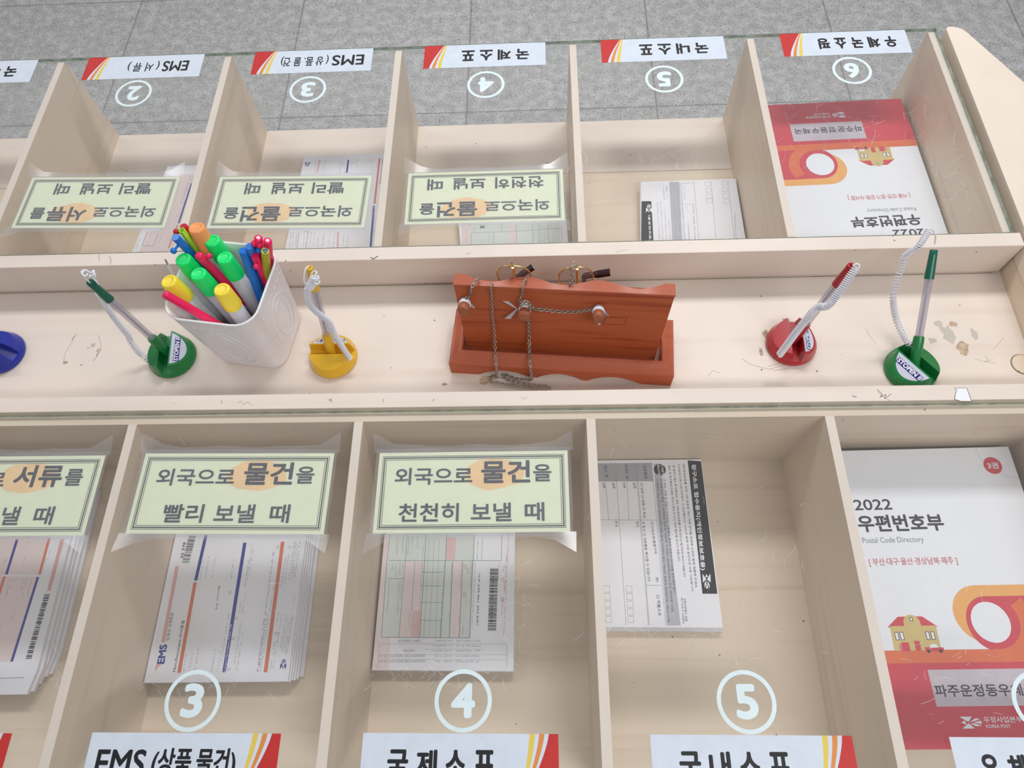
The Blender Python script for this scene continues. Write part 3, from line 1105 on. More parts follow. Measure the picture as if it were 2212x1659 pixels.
for j, (x, y0, y1, m) in enumerate([(395, 380, 480, GN), (365, 380, 500, GN), (325, 390, 530, GN), (285, 390, 490, GN), (380, 580, 780, GN), (355, 590, 940, GN), (245, 570, 920, GN), (615, 200, 330, GN), (605, 380, 640, GN), (590, 640, 910, GN), (560, 100, 220, GN), (500, 100, 250, GN), (460, 100, 300, GN), (400, 80, 280, GN),
                                    (340, 80, 290, GN), (850, 380, 640, GN), (830, 650, 990, GN), (930, 380, 830, GN), (1030, 380, 680, RD), (1010, 930, 1050, RD), (900, 930, 1050, GN), (1180, 380, 1100, GN), (1140, 380, 650, GN), (1110, 430, 520, RD), (1090, 440, 490, RD), (1080, 740, 830, RD), (1050, 1070, 1150, RD), (1210, 150, 350, GN), (1260, 110, 340, GN), (1440, 380, 560, GN),
                                    (1545, 60, 1170, RD), (1490, 410, 480, RD), (1500, 580, 680, RD), (1480, 760, 950, RD), (1520, 300, 700, RD), (500, 920, 1160, GN), (470, 920, 1100, GN), (565, 920, 1150, RD), (810, 1000, 1170, GN)]):
    p.fine(z4(x, y0), z4(x - (y1 - y0) * 0.05, y1), 3.6, m, 90 + j, .85)
for x, y in ((1500, 545), (1495, 760), (1095, 405), (1085, 710)):
    for a, b in (((0, 0), (-25, 0)), ((-25, 0), (-25, 35)), ((-25, 35), (0, 35)), ((0, 35), (0, 0))):
        p.bar(z4(x + a[0], y + a[1]), z4(x + b[0], y + b[1]), 0.8, RD)
part('print', p, i4, sh)

# near compartment five: monochrome parcel form with a black band
z = -0.131
t, sh = pad('form_pad', 'monochrome parcel form with a black title band under the near glass', 'form', [(0.0362, -0.3052), (0.1738, -0.306), (0.1722, -0.1098), (0.0362, -0.1096)], z, 5, 6, shift=(0.0004, 0.0004), spread=(0.0, -0.0035))
p = Print(z)


def z5(x, y):
    return (1280 + x / 4.1475, 980 + y / 4.1475)


p.quad([z5(852, 60), z5(972, 68), z5(1118, 1255), z5(985, 1255)], IK)
p.quad([z5(-60, 88), z5(530, 82), z5(543, 245), z5(-50, 248)], FG)
p.quad([z5(630, 260), z5(790, 1540), z5(665, 1540), z5(545, 90), z5(610, 90)], 12)
p.word('창구소포 접수용지(개인정보보호용)', z5(880, 95), z5(965, 1045), 12, WH, 0.03, 3)
bird(p, lambda x, y: z5(985 + y * 70 + x * 6, 1075 + x * 130), WH)
c = at(*z5(602, 143), z)
p.poly([(c.x + 0.0072 * cos(2 * pi * i / 28), c.y + 0.0072 * sin(2 * pi * i / 28)) for i in range(28)], z + 0.00010, IK)
p.word('고객필수', z5(608, 95), z5(622, 190), 6, WH, 0.02, 2)
p.word('확인사항', z5(575, 98), z5(588, 195), 6, WH, 0.02, 2)
for a, b in [((205, 80), (300, 1535)), ((385, 82), (500, 1535)), ((395, 82), (508, 1535)), ((530, 82), (655, 1535)), ((-55, 248), (545, 245)), ((62, 592), (570, 595)), ((115, 250), (145, 590)), ((310, 250), (325, 590)), ((480, 1180), (618, 1178))]:
    p.bar(z5(*a), z5(*b), 0.9, GR)
for body, a, b, hh in [('받는 분', (100, 110), (115, 215), 7.5), ('보내는 분', (285, 95), (300, 230), 7.5), ('내용품명', (450, 100), (465, 225), 7.5), ('전화', (82, 260), (92, 312), 6.5), ('성명', (172, 260), (182, 312), 6.5), ('전화', (266, 260), (276, 312), 6.5), ('성명', (358, 258), (368, 312), 6.5), ('주소', (195, 605), (208, 662), 6.5), ('주소', (385, 608), (395, 662), 6.5),
                       ('□ 냉장 □ 냉동 □ 파손', (425, 265), (455, 580), 6.5), ('※ 접수 시 내용물을 확인할 수 있습니다', (443, 612), (495, 1145), 6.5), ('□ 안심소포(물품가액', (515, 612), (550, 895), 7), ('원)', (560, 1108), (568, 1150), 7), ('□ 착불소포', (570, 1268), (588, 1455), 7.5),
                       ('□ 중량은 30kg, 크기는 160cm(가로+세로+높이) 이하까지 접수 가능(단, 한변의 최대길이는 100cm 이내)', (568, 228), (672, 1510), 5.2), ('□ 분실 또는 훼손 시 손해배상 한도액 : 50만원 이내에서 실손해액(안심소포는 300만원 이내)', (600, 228), (705, 1415), 5.2), ('□ 파손, 부패 및 변질이 우려되는 내용품은 충분한 포장이 되어있을 경우에만 접수', (632, 228), (725, 1250), 5.2),
                       ('- 접수 후 영수증에 인쇄된 주소가 맞는지 다시 한번 확인해 주시기 바랍니다.', (675, 90), (765, 965), 5.2), ('- 본 용지가 접수 후 반환되는 경우 개인정보보호를 위해 반드시 폐기하여 주시기 바랍니다.', (715, 90), (815, 1110), 5.2),
                       ('스마트폰으로 간편사전접수 시 요금할인(3~15%)과 함께 더욱 편리하게 이용 가능합니다.', (760, 90), (885, 1240), 5.4), ('개인정보보호를 위해 기존 운송장 대신 아래 양식을 작성해 소포와 함께 제출해 주세요.', (805, 90), (920, 1205), 5.4), ('간편사전접수 연결', (815, 1295), (830, 1500), 5), ('(등기소포 3~15%할인)', (790, 1290), (805, 1520), 4.6)]:
    p.word(body, z5(*a), z5(*b), hh, BK, 0.006, 2)
for col, xx in (((300, 1185), 0), ((100, 1185), 0)):
    for i in range(5):
        x, y = col[0] + i * 4, col[1] + i * 68
        for a, b in (((0, 0), (52, 0)), ((52, 0), (55, 56)), ((55, 56), (4, 56)), ((4, 56), (0, 0))):
            p.bar(z5(x + a[0], y + a[1]), z5(x + b[0], y + b[1]), 0.7, GR)
clip_print(p, 0.0364, 0.2)
part('print', p, INKS + ['paper_green', 'paper_pink', 'paper_grey'], sh)

# near compartment two: untidy pinkish forms
z = -0.122
t, sh = pad('form_pad', 'untidy pile of pinkish forms with blue bars, cut by the frame, under the near glass', 'form', [(-0.713, -0.378), (-0.591, -0.376), (-0.587, -0.351), (-0.592, -0.161), (-0.713, -0.161)], z, 5, 9, shift=(0.0006, 0.003), spread=(0.010, 0.022))
p = Print(z)


def z2(x, y):
    return (x / 4.365, 1140 + y / 4.365)


p.quad([z2(-500, 460), z2(360, 460), z2(115, 1265), z2(-700, 1265)], PINKP)
p.quad([z2(-400, 80), z2(470, 80), z2(370, 445), z2(-450, 445)], PINKP)
p.bar(z2(162, 110), z2(60, 440), 6.5, BL, 0.0002)
p.bar(z2(465, 100), z2(372, 442), 6.5, OR, 0.0002)
p.bar(z2(358, 465), z2(110, 1262), 6, BL, 0.0002)
p.bar(z2(42, 460), z2(-150, 1100), 6.5, OR, 0.0002)
for i in range(4):
    p.bar(z2(575 + i * 9, 110), z2(447 + i * 9, 595), 1.3, OR, 0.0002)
p.bars(z2(420, 625), z2(242, 1235), 13, BK, 14, 52)
p.word('ES 461 271 206 KR', z2(415, 700), z2(285, 1140), 5.5, BK, 0.02, 3)
p.bar(z2(-300, 1428), z2(225, 1412), 1.6, FG)
for j, (x, y0, y1) in enumerate([(35, 300, 370), (60, 280, 330), (120, 370, 430), (245, 230, 410), (250, 130, 180), (465, 210, 300), (430, 300, 420), (90, 480, 620), (110, 500, 590), (140, 470, 520), (60, 600, 660), (220, 480, 590), (245, 480, 640), (290, 480, 640), (130, 770, 870), (15, 860, 920)]):
    p.fine(z2(x, y0), z2(x - (y1 - y0) * 0.27, y1), 4.2, GR, 130 + j)
clip_print(p, -0.7125, 0)
part('print', p, i4, sh)

# far compartments
z = -0.122
t, sh = pad('form_pad', 'pinkish forms with a blue bar in the far compartment behind the pen cup', 'form', ppoly([(362, 359), (520, 352), (452, 566), (278, 562)], z), z, 5, 12, shift=(0.002, 0.002))
p = Print(z)
p.quad([(390, 376), (424, 376), (372, 540), (330, 540)], PINKP)
p.bar((414, 396), (386, 482), 5, BL, 0.0002)
p.bar((383, 487), (364, 536), 4, OR, 0.0002)
p.quad([(318, 500), (383, 490), (360, 545), (300, 545)], PINKP, 0.0002)
p.pline([(at(*q_, z).x, at(*q_, z).y) for q_ in [(318, 500), (307, 530), (330, 532), (342, 505)]], 0.0005, z + 0.00012, BL)
for j, (a, b) in enumerate([((410, 380), (398, 424)), ((418, 378), (412, 392)), ((398, 432), (394, 445)), ((384, 460), (380, 470)), ((376, 500), (364, 520)), ((352, 505), (340, 525)), ((326, 505), (316, 530)), ((300, 515), (292, 538)), ((402, 400), (390, 440))]):
    p.fine(a, b, 4, GR, 200 + j)
part('print', p, i4, sh)

z = -0.128
t, sh = pad('form_pad', 'white forms with orange and blue bars in the far compartment behind a notice', 'form', ppoly([(657, 339), (862, 330), (845, 575), (608, 575)], z), z, 5, 13, shift=(0.0012, 0.0012))
p = Print(z)


def y3(x, y):
    return (600 + x / 6.912, 320 + y / 6.912)


p.bar(y3(1520, 155), y3(1445, 830), 5.5, OR)
p.bar(y3(1435, 860), y3(1385, 1480), 5.5, BL)
p.bar(y3(1055, 175), y3(1030, 370), 5.5, BL)
p.bar(y3(625, 180), y3(590, 370), 6, PK)
p.bar(y3(900, 1250), y3(895, 1480), 6, PK)
p.bar(y3(320, 1260), y3(285, 1490), 1, BL)
p.bar(y3(455, 1250), y3(420, 1490), 1, BL)
p.bar(y3(390, 1252), y3(455, 1248), 1, BL)
p.word('Non-Document 비서류용', y3(1560, 165), y3(1515, 540), 5.5, BK, 0.0, 2)
p.word('받는 분 Addressee', y3(1420, 870), y3(1390, 1150), 3.8, WH, 0.0, 2)
bird(p, lambda x, y: y3(485 - y * 75 - x * 10, 205 + x * 65), BL)
for j, (x, y0, y1) in enumerate([(700, 190, 330), (660, 230, 370), (560, 200, 380), (930, 200, 370), (970, 190, 270), (1000, 240, 380), (1100, 190, 330), (1130, 180, 240), (1180, 180, 310), (1350, 180, 240), (1410, 180, 340), (1480, 190, 310), (190, 1260, 1480), (230, 1260, 1480), (275, 1260, 1490), (390, 1290, 1480), (490, 1260, 1480), (540, 1260, 1440), (600, 1290, 1480), (680, 1260, 1480),
                                (770, 1260, 1480), (840, 1270, 1480), (980, 1280, 1480), (1040, 1290, 1480), (1440, 1000, 1480), (1400, 880, 1010), (1490, 1050, 1480)]):
    p.fine(y3(x, y0), y3(x - (y1 - y0) * 0.1, y1), 4, GR, 230 + j)
part('print', p, i4, sh)

z = -0.128
t, sh = pad('form_pad', 'pale green form in the far compartment behind the notice about slow sending', 'form', ppoly([(984, 400), (1216, 396), (1232, 575), (998, 575)], z), z, 5, 15, shift=(0.0006, 0.0006))
p = Print(z)


def y4(x, y):
    return (980 + x / 8.296, 340 + y / 8.296)


p.quad([y4(300, 1190), y4(300, 1620), y4(1920, 1600), y4(1900, 1170)], GREENP)
p.quad([y4(140, 1190), y4(140, 1620), y4(300, 1620), y4(300, 1190)], PINKP)
p.quad([y4(980, 1190), y4(1000, 1620), y4(1110, 1620), y4(1110, 1190)], PINKP, 0.0001)
for a, b in [((310, 1360), (310, 1600)), ((315, 1352), (1120, 1325)), ((715, 1340), (720, 1600)), ((860, 1200), (862, 1330)), ((1115, 1200), (1130, 1600)), ((1410, 1190), (1425, 1580)), ((1540, 1190), (1545, 1300)), ((1515, 1310), (1530, 1590)), ((1690, 1190), (1705, 1590)), ((1120, 1325), (1920, 1270)), ((1925, 1190), (1945, 1580))]:
    p.bar(y4(*a), y4(*b), 0.9, GN, 0.0002)
p.bars(y4(470, 1215), y4(470, 1270), 14, BK, 21, 5)
for j, (x, y0, y1, m) in enumerate([(220, 1300, 1590, RD), (290, 1200, 1290, RD), (360, 1250, 1330, GN), (620, 1370, 1570, GN), (680, 1370, 1560, GN), (1060, 1360, 1500, RD), (1430, 1340, 1480, GN), (1550, 1330, 1560, GN), (1610, 1390, 1580, GN), (1660, 1350, 1560, GN), (1760, 1380, 1570, GN), (1800, 1370, 1560, GN), (1830, 1360, 1500, GN), (1730, 1190, 1250, GN), (1790, 1190, 1250, GN)]):
    p.fine(y4(x, y0), y4(x, y1), 3.6, m, 270 + j)
part('print', p, i4, sh)

z = -0.128
t, sh = pad('form_pad', 'monochrome parcel forms with a black band in the far compartment under the circled five', 'form', ppoly([(1384, 393), (1589, 386), (1618, 560), (1386, 566)], z), z, 6, 16, shift=(0.0012, 0.0012), spread=(-0.0005, -0.004))
p = Print(z)


def y5(x, y):
    return (1220 + x / 3.318, 60 + y / 3.318)


p.quad([y5(550, 1243), y5(620, 1243), y5(640, 1600), y5(548, 1600)], IK)
p.quad([y5(748, 1105), y5(822, 1105), y5(845, 1600), y5(775, 1600)], 12)
p.word('창구소포 접수용지(개인정보보호용)', y5(640, 1900), y5(615, 1340), 7.5, WH, 0.03, 3)
bird(p, lambda x, y: y5(582 + y * 42, 1325 - x * 58), WH)
for a, b in [((832, 1105), (870, 1600)), ((925, 1100), (968, 1600)), ((1050, 1100), (1090, 1600)), ((1170, 1090), (1225, 1600)), ((840, 1115), (925, 1110)), ((848, 1268), (930, 1262))]:
    p.bar(y5(*a), y5(*b), 0.9, GR)
for x, ys in ((1005, (1105, 1150, 1195, 1225)), (1125, (1100, 1145, 1190, 1230))):
    for i, y in enumerate(ys):
        for a, b in (((0, 0), (36, -2)), ((36, -2), (38, 28)), ((38, 28), (2, 30)), ((2, 30), (0, 0))):
            p.bar(y5(x + i * 5 + a[0], y + a[1]), y5(x + i * 5 + b[0], y + b[1]), 0.7, GR)
for j, (x, y0, y1) in enumerate([(668, 1245, 1600), (692, 1245, 1600), (722, 1300, 1600), (752, 1370, 1600), (790, 1240, 1600), (812, 1160, 1600), (835, 1120, 1600), (860, 1140, 1230), (880, 1280, 1305), (890, 1400, 1540), (925, 1270, 1540), (1222, 1320, 1520), (712, 1130, 1230), (735, 1130, 1230)]):
    p.fine(y5(x + (y1 - y0) * .06, y1), y5(x, y0), 4.2, BK if j > 8 else GR, 300 + j, .85)
part('print', p, INKS + ['paper_green', 'paper_pink', 'paper_grey'], sh)


# ------------------------------------------------------------------ directories
def book(label, poly, ztop, seed):
    cx, cy = sum(p[0] for p in poly) / 4, sum(p[1] for p in poly) / 4
    t = thing('directory_book', (cx, cy, ZB), label, 'book', 'postal code directories')
    ya_, yb_ = (Y1 + 0.0015, YF) if cy > 0 else (YN, Y2 - 0.0015)
    poly = [(min(XR - T - 0.0015, max(DX(1) + T + 0.0015, x)), min(yb_, max(ya_, y))) for x, y in poly]
    small = [(cx + (x - cx) * 0.988, cy + (y - cy) * 0.992) for x, y in poly]
    part('page_block', G().prism(small, ZB + 0.0008, ztop - 0.0009), 'page_edge', t)
    part('back_cover', G().prism(poly, ZB + 0.0002, ZB + 0.0008), 'cover_white', t)
    c = part('front_cover', G().prism(poly, ztop - 0.0009, ztop - 0.00002), 'cover_white', t)
    return t, c


CV = ['cover_white', 'cover_red', 'cover_orange', 'cover_amber', 'cover_sand', 'cover_plate', 'ink_black', 'print_black', 'print_red', 'print_grey', 'book_edge']
zb = -0.085
TXT = ((.124, .770, .315, .040), (.122, .690, .552, .062), (.126, .645, .430, .026), (.134, .568, .566, .030))


def cover_art(p, z, q, near):
    """q maps cover fractions (x across, y up from the lower edge) to world"""
    def P(pts, m, dz=0.0):
        w = [q(x, y) for x, y in pts]
        p.poly([(v.x, v.y) for v in w], z + 0.00004 + dz * 0.12, m)

    def Tx(body, x0, y0, x1, h, m, bold=0.0, res=3):
        A, B = q(x0, y0), q(x1, y0)
        p.text(body, A, B, h * 0.305, z + 0.00018, m, bold, res)
    P([(0, 0), (1, 0), (1, .256), (0, .256)], 1)
    P([(0, .253), (1, .253), (1, .293), (0, .293)], 2, 0.0001)

    # amber loop, red loop, white disc (left empty)
    def loop(x0, yc, ry, rx):
        a = [(x0 + rx - rx * sin(pi * i / 20), yc + ry * cos(pi * i / 20)) for i in range(21)]
        return [(1.0, yc + ry)] + a + [(1.0, yc - ry)]
    P(loop(.477, .405, .094, .135), 3, 0.0002)
    P(loop(.528, .374, .088, .115), 1, 0.0003)
    sw = [(.641 + .205 * cos(q_), .386 + .133 * sin(q_)) for q_ in [-1.75 + 2.3 * i / 24 for i in range(25)]]
    sw2 = [(.641 + .135 * cos(q_), .382 + .090 * sin(q_)) for q_ in [-1.75 + 2.3 * i / 24 for i in range(25)]]
    P(sw + sw2[::-1], 2, 0.0004)
    P([(.641 + .092 * cos(2 * pi * i / 36) * .98, .378 + .066 * sin(2 * pi * i / 36)) for i in range(36)], 0, 0.0005)
    # address plate
    P([(.288, .122), (.772, .122), (.772, .232), (.288, .232)], 5, 0.0006)
    Tx('파주운정동우체국', .297, .150, .752, .037, 7, .02, 4)
    bird_q = lambda x, y: q(.377 + .090 * x, .058 + .034 * y)
    for tri in ([(0, 1), (.62, 1), (.38, .55)], [(0, 0), (.62, 0), (.38, .45)], [(.02, .5), (.22, .68), (.26, .32)], [(.44, .55), (.78, .86), (1.0, .80), (.72, .62)], [(.44, .45), (.72, .40), (1.0, .22), (.70, .18)], [(.62, .5), (1.02, .66), (1.02, .36)]):
        P2 = [bird_q(x, y) for x, y in tri]
        p.poly([(v.x, v.y) for v in P2], z + 0.00015, 0)
    Tx('우정사업본부', .481, .0735, .652, .018, 0, .01)
    Tx('KOREA POST', .484, .059, .593, .0095, 0, .02)
    # post office house with a car before it
    P([(.158, .292), (.376, .292), (.379, .370), (.162, .370)], 4, 0.0004)
    P([(.150, .366), (.388, .366), (.325, .400), (.210, .400)], 1, 0.0003)
    P([(.231, .366)] + [(.2705 + .0395 * cos(pi - pi * i / 12), .379 + .027 * sin(pi * i / 12)) for i in range(13)] + [(.310, .366)], 4, 0.0005)
    P([(.258, .292), (.284, .292), (.284, .322), (.258, .322)], 1, 0.0006)
    for wx, wy in ((.176, .325), (.200, .325), (.321, .325), (.345, .325), (.264, .385)):
        w_ = .018 if wy < .38 else .014
        h_ = .026 if wy < .38 else .013
        P([(wx, wy), (wx + w_, wy), (wx + w_, wy + h_), (wx, wy + h_)], 7, 0.0006)
        P([(wx + .003, wy + .002), (wx + w_ - .003, wy + .002), (wx + w_ - .003, wy + h_ - .002), (wx + .003, wy + h_ - .002)], 0, 0.0007)
    P([(.302, .289), (.388, .289), (.388, .300), (.302, .302)], 1, 0.0007)
    P([(.325, .300), (.365, .300), (.357, .311), (.333, .311)], 0, 0.0008)
    for wx in (.316, .372):
        P([(wx + .008 * cos(2 * pi * i / 12), .289 + .0055 * sin(2 * pi * i / 12)) for i in range(12)], 7, 0.0009)
    P([(.196, .290), (.232, .290), (.232, .318), (.196, .318)], 1, 0.0006)
    P([(.185, .288), (.194, .288), (.194, .312), (.185, .312)], 8, 0.0006)
    Tx('2022', TXT[0][0], TXT[0][1], TXT[0][2], TXT[0][3], 7, .02, 5)
    Tx('우편번호부', TXT[1][0], TXT[1][1], TXT[1][2], TXT[1][3], 7, .03, 5)
    Tx('Postal Code Directory', TXT[2][0], TXT[2][1], TXT[2][2], TXT[2][3], 9, .0)
    Tx('[ 부산·대구·울산·경상남북·제주 ]' if near else '[ 서울·인천·경기·강원·사서함 ]', TXT[3][0], TXT[3][1], TXT[3][2] - (0 if near else .04), TXT[3][3], 8, .008)


# near directory: upright
TLb, TRb, BRb = at(1814, 974, zb), at(2178, 965, zb), at(2300, 1604, zb)
exb = (TRb - TLb)
exb.z = 0
exb.normalize()
eyb = Vector((-exb.y, exb.x, 0))
BW, BH = 0.2150, 0.305
nb_tr = TRb
o_n = nb_tr - exb * BW - eyb * BH
qn = lambda x, y: o_n + exb * (x * BW) + eyb * (y * BH)
poly = [(v.x, v.y) for v in (qn(0, 0), qn(1, 0), qn(1, 1), qn(0, 1))]
t, c = book('white and red postal code directory under the near glass, upright, with a red volume dot', poly, zb, 1)
p = Print(zb)
cover_art(p, zb, qn, True)
d0 = qn(.888, .928)
p.poly([(d0.x + 0.0100 * cos(2 * pi * i / 30), d0.y + 0.0100 * sin(2 * pi * i / 30)) for i in range(30)], zb + 0.00004, 1)
p.text('3권', qn(.860, .916), qn(.916, .916), 0.0075, zb + 0.0001, 0, 0.03, 4)
for i in range(22):
    a = pi + i * (pi / 2) / 22
    cc = qn(1.0, 1.0)
    r_ = 0.037
    A = (cc.x + r_ * cos(a), cc.y + r_ * sin(a))
    B = (cc.x + r_ * cos(a + 0.035), cc.y + r_ * sin(a + 0.035))
    if (Vector(A) - Vector((d0.x, d0.y))).length > 0.0103:
        p.line(A, B, 0.0005, zb + 0.00004, 9)
part('cover_print', p, CV, c)

# far directory: turned the other way
TRf, TLf = at(1945, 213, zb), at(1660, 227, zb)
exf = (TLf - TRf)
exf.z = 0
exf.normalize()
eyf = Vector((-exf.y, exf.x, 0))
o_f = at(1946, 213, zb)                    # its lower left corner when read
qf = lambda x, y: o_f + exf * (x * BW) + eyf * (y * BH)
poly = [(v.x, v.y) for v in (qf(0, 0), qf(1, 0), qf(1, 1), qf(0, 1))]
t, c = book('worn white and red postal code directory under the far glass, turned upside down', poly, zb, 2)
p = Print(zb)
cover_art(p, zb, lambda x, y: qf(min(1.0, x + (.028 if .001 < x < .99 else 0)), y + (.012 if y > .001 else 0)), False)
part('cover_print', p, CV, c)

# ------------------------------------------------------------------ desk pens on coiled cords
def helix(path, R, r, pitch, n=5, seg=9, fade=True):
    """a coiled cord about a path"""
    pts = spline(path, 14)
    L = [0]
    for a, b in zip(pts, pts[1:]):
        L.append(L[-1] + (b - a).length)
    tot = L[-1]
    out = []
    up = Vector((0.3, 0.2, 1)).normalized()
    steps = max(8, int(tot / pitch * seg))
    j = 0
    for i in range(steps + 1):
        d = tot * i / steps
        while j < len(L) - 2 and L[j + 1] < d:
            j += 1
        f = (d - L[j]) / max(1e-9, L[j + 1] - L[j])
        p = pts[j].lerp(pts[j + 1], f)
        t = (pts[min(j + 2, len(pts) - 1)] - pts[max(0, j - 1)]).normalized()
        x = (up - t * up.dot(t)).normalized()
        up = x
        y = t.cross(x)
        a = 2 * pi * i / seg
        out.append(p + x * (R * cos(a)) + y * (R * sin(a)))
    return out


def desk_pen(label, base_px, b_dir, tip_px, L, colour, capcol, coils, extra_cord=(), badge=True, tilt_far=False, pen=True):
    c = at(*base_px, -0.046)
    c = Vector((c.x, c.y, ZT + 0.0004))
    b = Vector((b_dir[0], b_dir[1], 0)).normalized()
    s = Vector((-b.y, b.x, 0))                     # reading direction along the slot
    t = thing('desk_pen', c, label, 'pen', 'pens on coiled cords')
    R = 0.0290
    g = G()
    n = 40
    g.rings([[c + b * (r * cos(2 * pi * i / n)) + s * (r * sin(2 * pi * i / n)) + Vector((0, 0, h)) for i in range(n)] for r, h in ((R * .97, 0), (R, 0.002), (R * .985, 0.006), (R * .93, 0.0085))], 0, True)

    def half(sign, d0, r0, h_in, h_out, r1):
        """one half of the holder: a D in plan, higher along the slot"""
        a_max = math.acos(min(1, d0 / r0))
        m = 18
        lo, hi = [], []
        for i in range(m + 1):
            a = -a_max + 2 * a_max * i / m
            lo.append((d0 if i in (0, m) else max(d0, r0 * cos(a)), r0 * sin(a)))
        a1 = math.acos(min(1, d0 / r1))
        for i in range(m + 1):
            a = -a1 + 2 * a1 * i / m
            hi.append((max(d0, r1 * cos(a)), r1 * sin(a)))
        zf = lambda x: h_in + (h_out - h_in) * (x - d0) / (r1 - d0)
        vl = [c + b * (sign * x) + s * (sign * y) + Vector((0, 0, 0.0075)) for x, y in lo]
        vh = [c + b * (sign * x) + s * (sign * y) + Vector((0, 0, zf(x))) for x, y in hi]
        k = m + 1
        g.add(vl + vh, [(i, i + 1, k + i + 1, k + i) for i in range(m)], 0, True)
        g.add(vl + vh, [(m, 0, k, k + m)], 0)
        g.add(vh, [tuple(range(k))], 0)
        return zf
    zf = half(1, 0.0062, R * 0.965, 0.0235, 0.0115, R * 0.86)
    half(-1, 0.0068, R * 0.965, 0.0225, 0.0150, R * 0.84)
    base = part('holder_base', g, colour, t)
    if badge:
        g = G()
        m = 20
        d0, r1 = 0.0076, R * 0.77
        a1 = math.acos(d0 / r1)
        pts = [(max(d0, r1 * cos(-a1 + 2 * a1 * i / m)), r1 * sin(-a1 + 2 * a1 * i / m)) for i in range(m + 1)]
        W3 = lambda x, y, dz: c + b * x + s * y + Vector((0, 0, zf(x) + dz))
        g.flat([W3(x, y, 0.0003) for x, y in pts], 0)
        xa, xb = 0.0160, 0.0108
        g.flat([W3(xb, -.0165, .0005), W3(xa, -.0165, .0005), W3(xa, .0165, .0005), W3(xb, .0165, .0005)], 1)
        u = (W3(xb, 0, 0) - W3(xa, 0, 0))
        g.text('STOPEN II', W3(xa - .0006, -.0158, .0007), W3(xa - .0006, .0158, .0007), u.length - .0012, None, 2, 0.05, 3, frame=u)
        part('badge', g, ['badge_white', 'badge_blue', 'paper'], base, label='white half round maker badge')
    if not pen:
        return t
    B = c + Vector((0, 0, 0.012))
    tip = reach(B, *tip_px, L, tilt_far)
    ax = (tip - B).normalized()
    part('pivot_socket', G().lathe([(0.0040, -.004), (0.0058, 0.0), (0.0058, 0.030), (0.0052, 0.034)], B, ax, 20), colour, t)
    part('barrel', G().lathe([(0.0040, 0.030), (0.0043, 0.034), (0.0043, L - 0.031)], B, ax, 18), 'clear_plastic', t)
    part('ink_tube', G().lathe([(0.0013, 0.030), (0.0013, L - 0.031)], B, ax, 10), 'paper_grey', t)
    part('end_cap', G().lathe([(0.0050, L - 0.032), (0.0050, L - 0.030), (0.0042, L - 0.006), (0.0040, L - 0.0005), (0.0033, L), (0.0018, L), (0.0018, L - .004)], B, ax, 16), capcol, t)
    cord = G()
    for path, Rr, pitch in coils:
        q = [at(u, v, z) for u, v, z in path]
        cord.tube(helix(q, Rr, 0.0007, pitch), 0.00078, 5)
    for path in extra_cord:
        q = [at(u, v, z) for u, v, z in path]
        cord.tube(spline(q, 8), 0.0009, 6)
    part('coiled_cord', cord, 'cord_white', t)
    return t


plastic('green_plastic', 22, 122, 62)
plastic('dark_green_plastic', 14, 96, 76)
plastic('yellow_plastic', 232, 184, 46)
plastic('red_plastic', 176, 36, 46, 0.2)
plastic('blue_plastic', 28, 46, 158, 0.2)

desk_pen('green based desk pen at the tray end near the screw cap, its cord arching free', (1967, 797), (-.80, -.60), (2020, 525), 0.1300, 'green_plastic', 'dark_green_plastic',
         [([(2006, 497, .088), (1998, 512, .084), (1984, 532, .078), (1968, 543, .070), (1953, 555, .060)], 0.0028, 0.0018), ([(1953, 555, .060), (1948, 575, .050), (1936, 610, .034), (1929, 645, .018), (1936, 690, -.004), (1954, 730, -.020), (1972, 752, -.032)], 0.0030, 0.0036)],
         [[(2019, 527, .074), (2021, 510, .082), (2016, 498, .086), (2008, 493, .088), (2003, 497, .088)]])
desk_pen('green based desk pen beside the cup, knotted white cord at its cap', (372, 770), (1, .12), (193, 608), 0.140, 'green_plastic', 'dark_green_plastic',
         [([(212, 632, .070), (226, 655, .050), (245, 684, .030), (262, 706, .012), (275, 722, -.002), (281, 735, -.012)], 0.0028, 0.0018), ([(281, 735, -.012), (296, 757, -.026), (312, 772, -.038), (330, 786, -.044)], 0.0030, 0.0032)],
         [[(196, 612, .100), (188, 604, .106), (181, 596, .110), (176, 589, .110), (180, 583, .110), (188, 585, .110), (189, 593, .110), (182, 596, .111), (178, 590, .112), (186, 584, .112), (196, 589, .112), (203, 584, .112), (201, 594, .112), (194, 598, .110), (199, 588, .110), (206, 592, .110), (203, 600, .108), (196, 597, .106), (204, 604, .102), (212, 614, .094), (212, 632, .070)]])
desk_pen('yellow based desk pen stained with ink beside the white cup', (720, 770), (0, 1), (668, 577), 0.138, 'yellow_plastic', 'yellow_plastic',
         [([(679, 600, .094), (674, 612, .088), (668, 622, .082)], 0.0042, 0.0013), ([(664, 622, .076), (664, 640, .066), (670, 658, .054), (682, 672, .042), (697, 684, .030), (710, 694, .020), (718, 712, .006), (726, 728, -.004), (741, 752, -.018), (757, 776, -.030)], 0.0030, 0.0022)],
         [[(667, 576, .100), (661, 580, .102), (657, 594, .098), (657, 608, .092), (662, 614, .088)], [(672, 592, .101), (678, 586, .103), (684, 588, .104), (680, 595, .103), (674, 596, .102), (680, 600, .102), (687, 596, .103), (688, 602, .102), (678, 603, .102), (672, 600, .101)], [(684, 602, .100), (690, 606, .100), (689, 612, .099), (682, 613, .099), (679, 607, .099), (684, 602, .100)]])
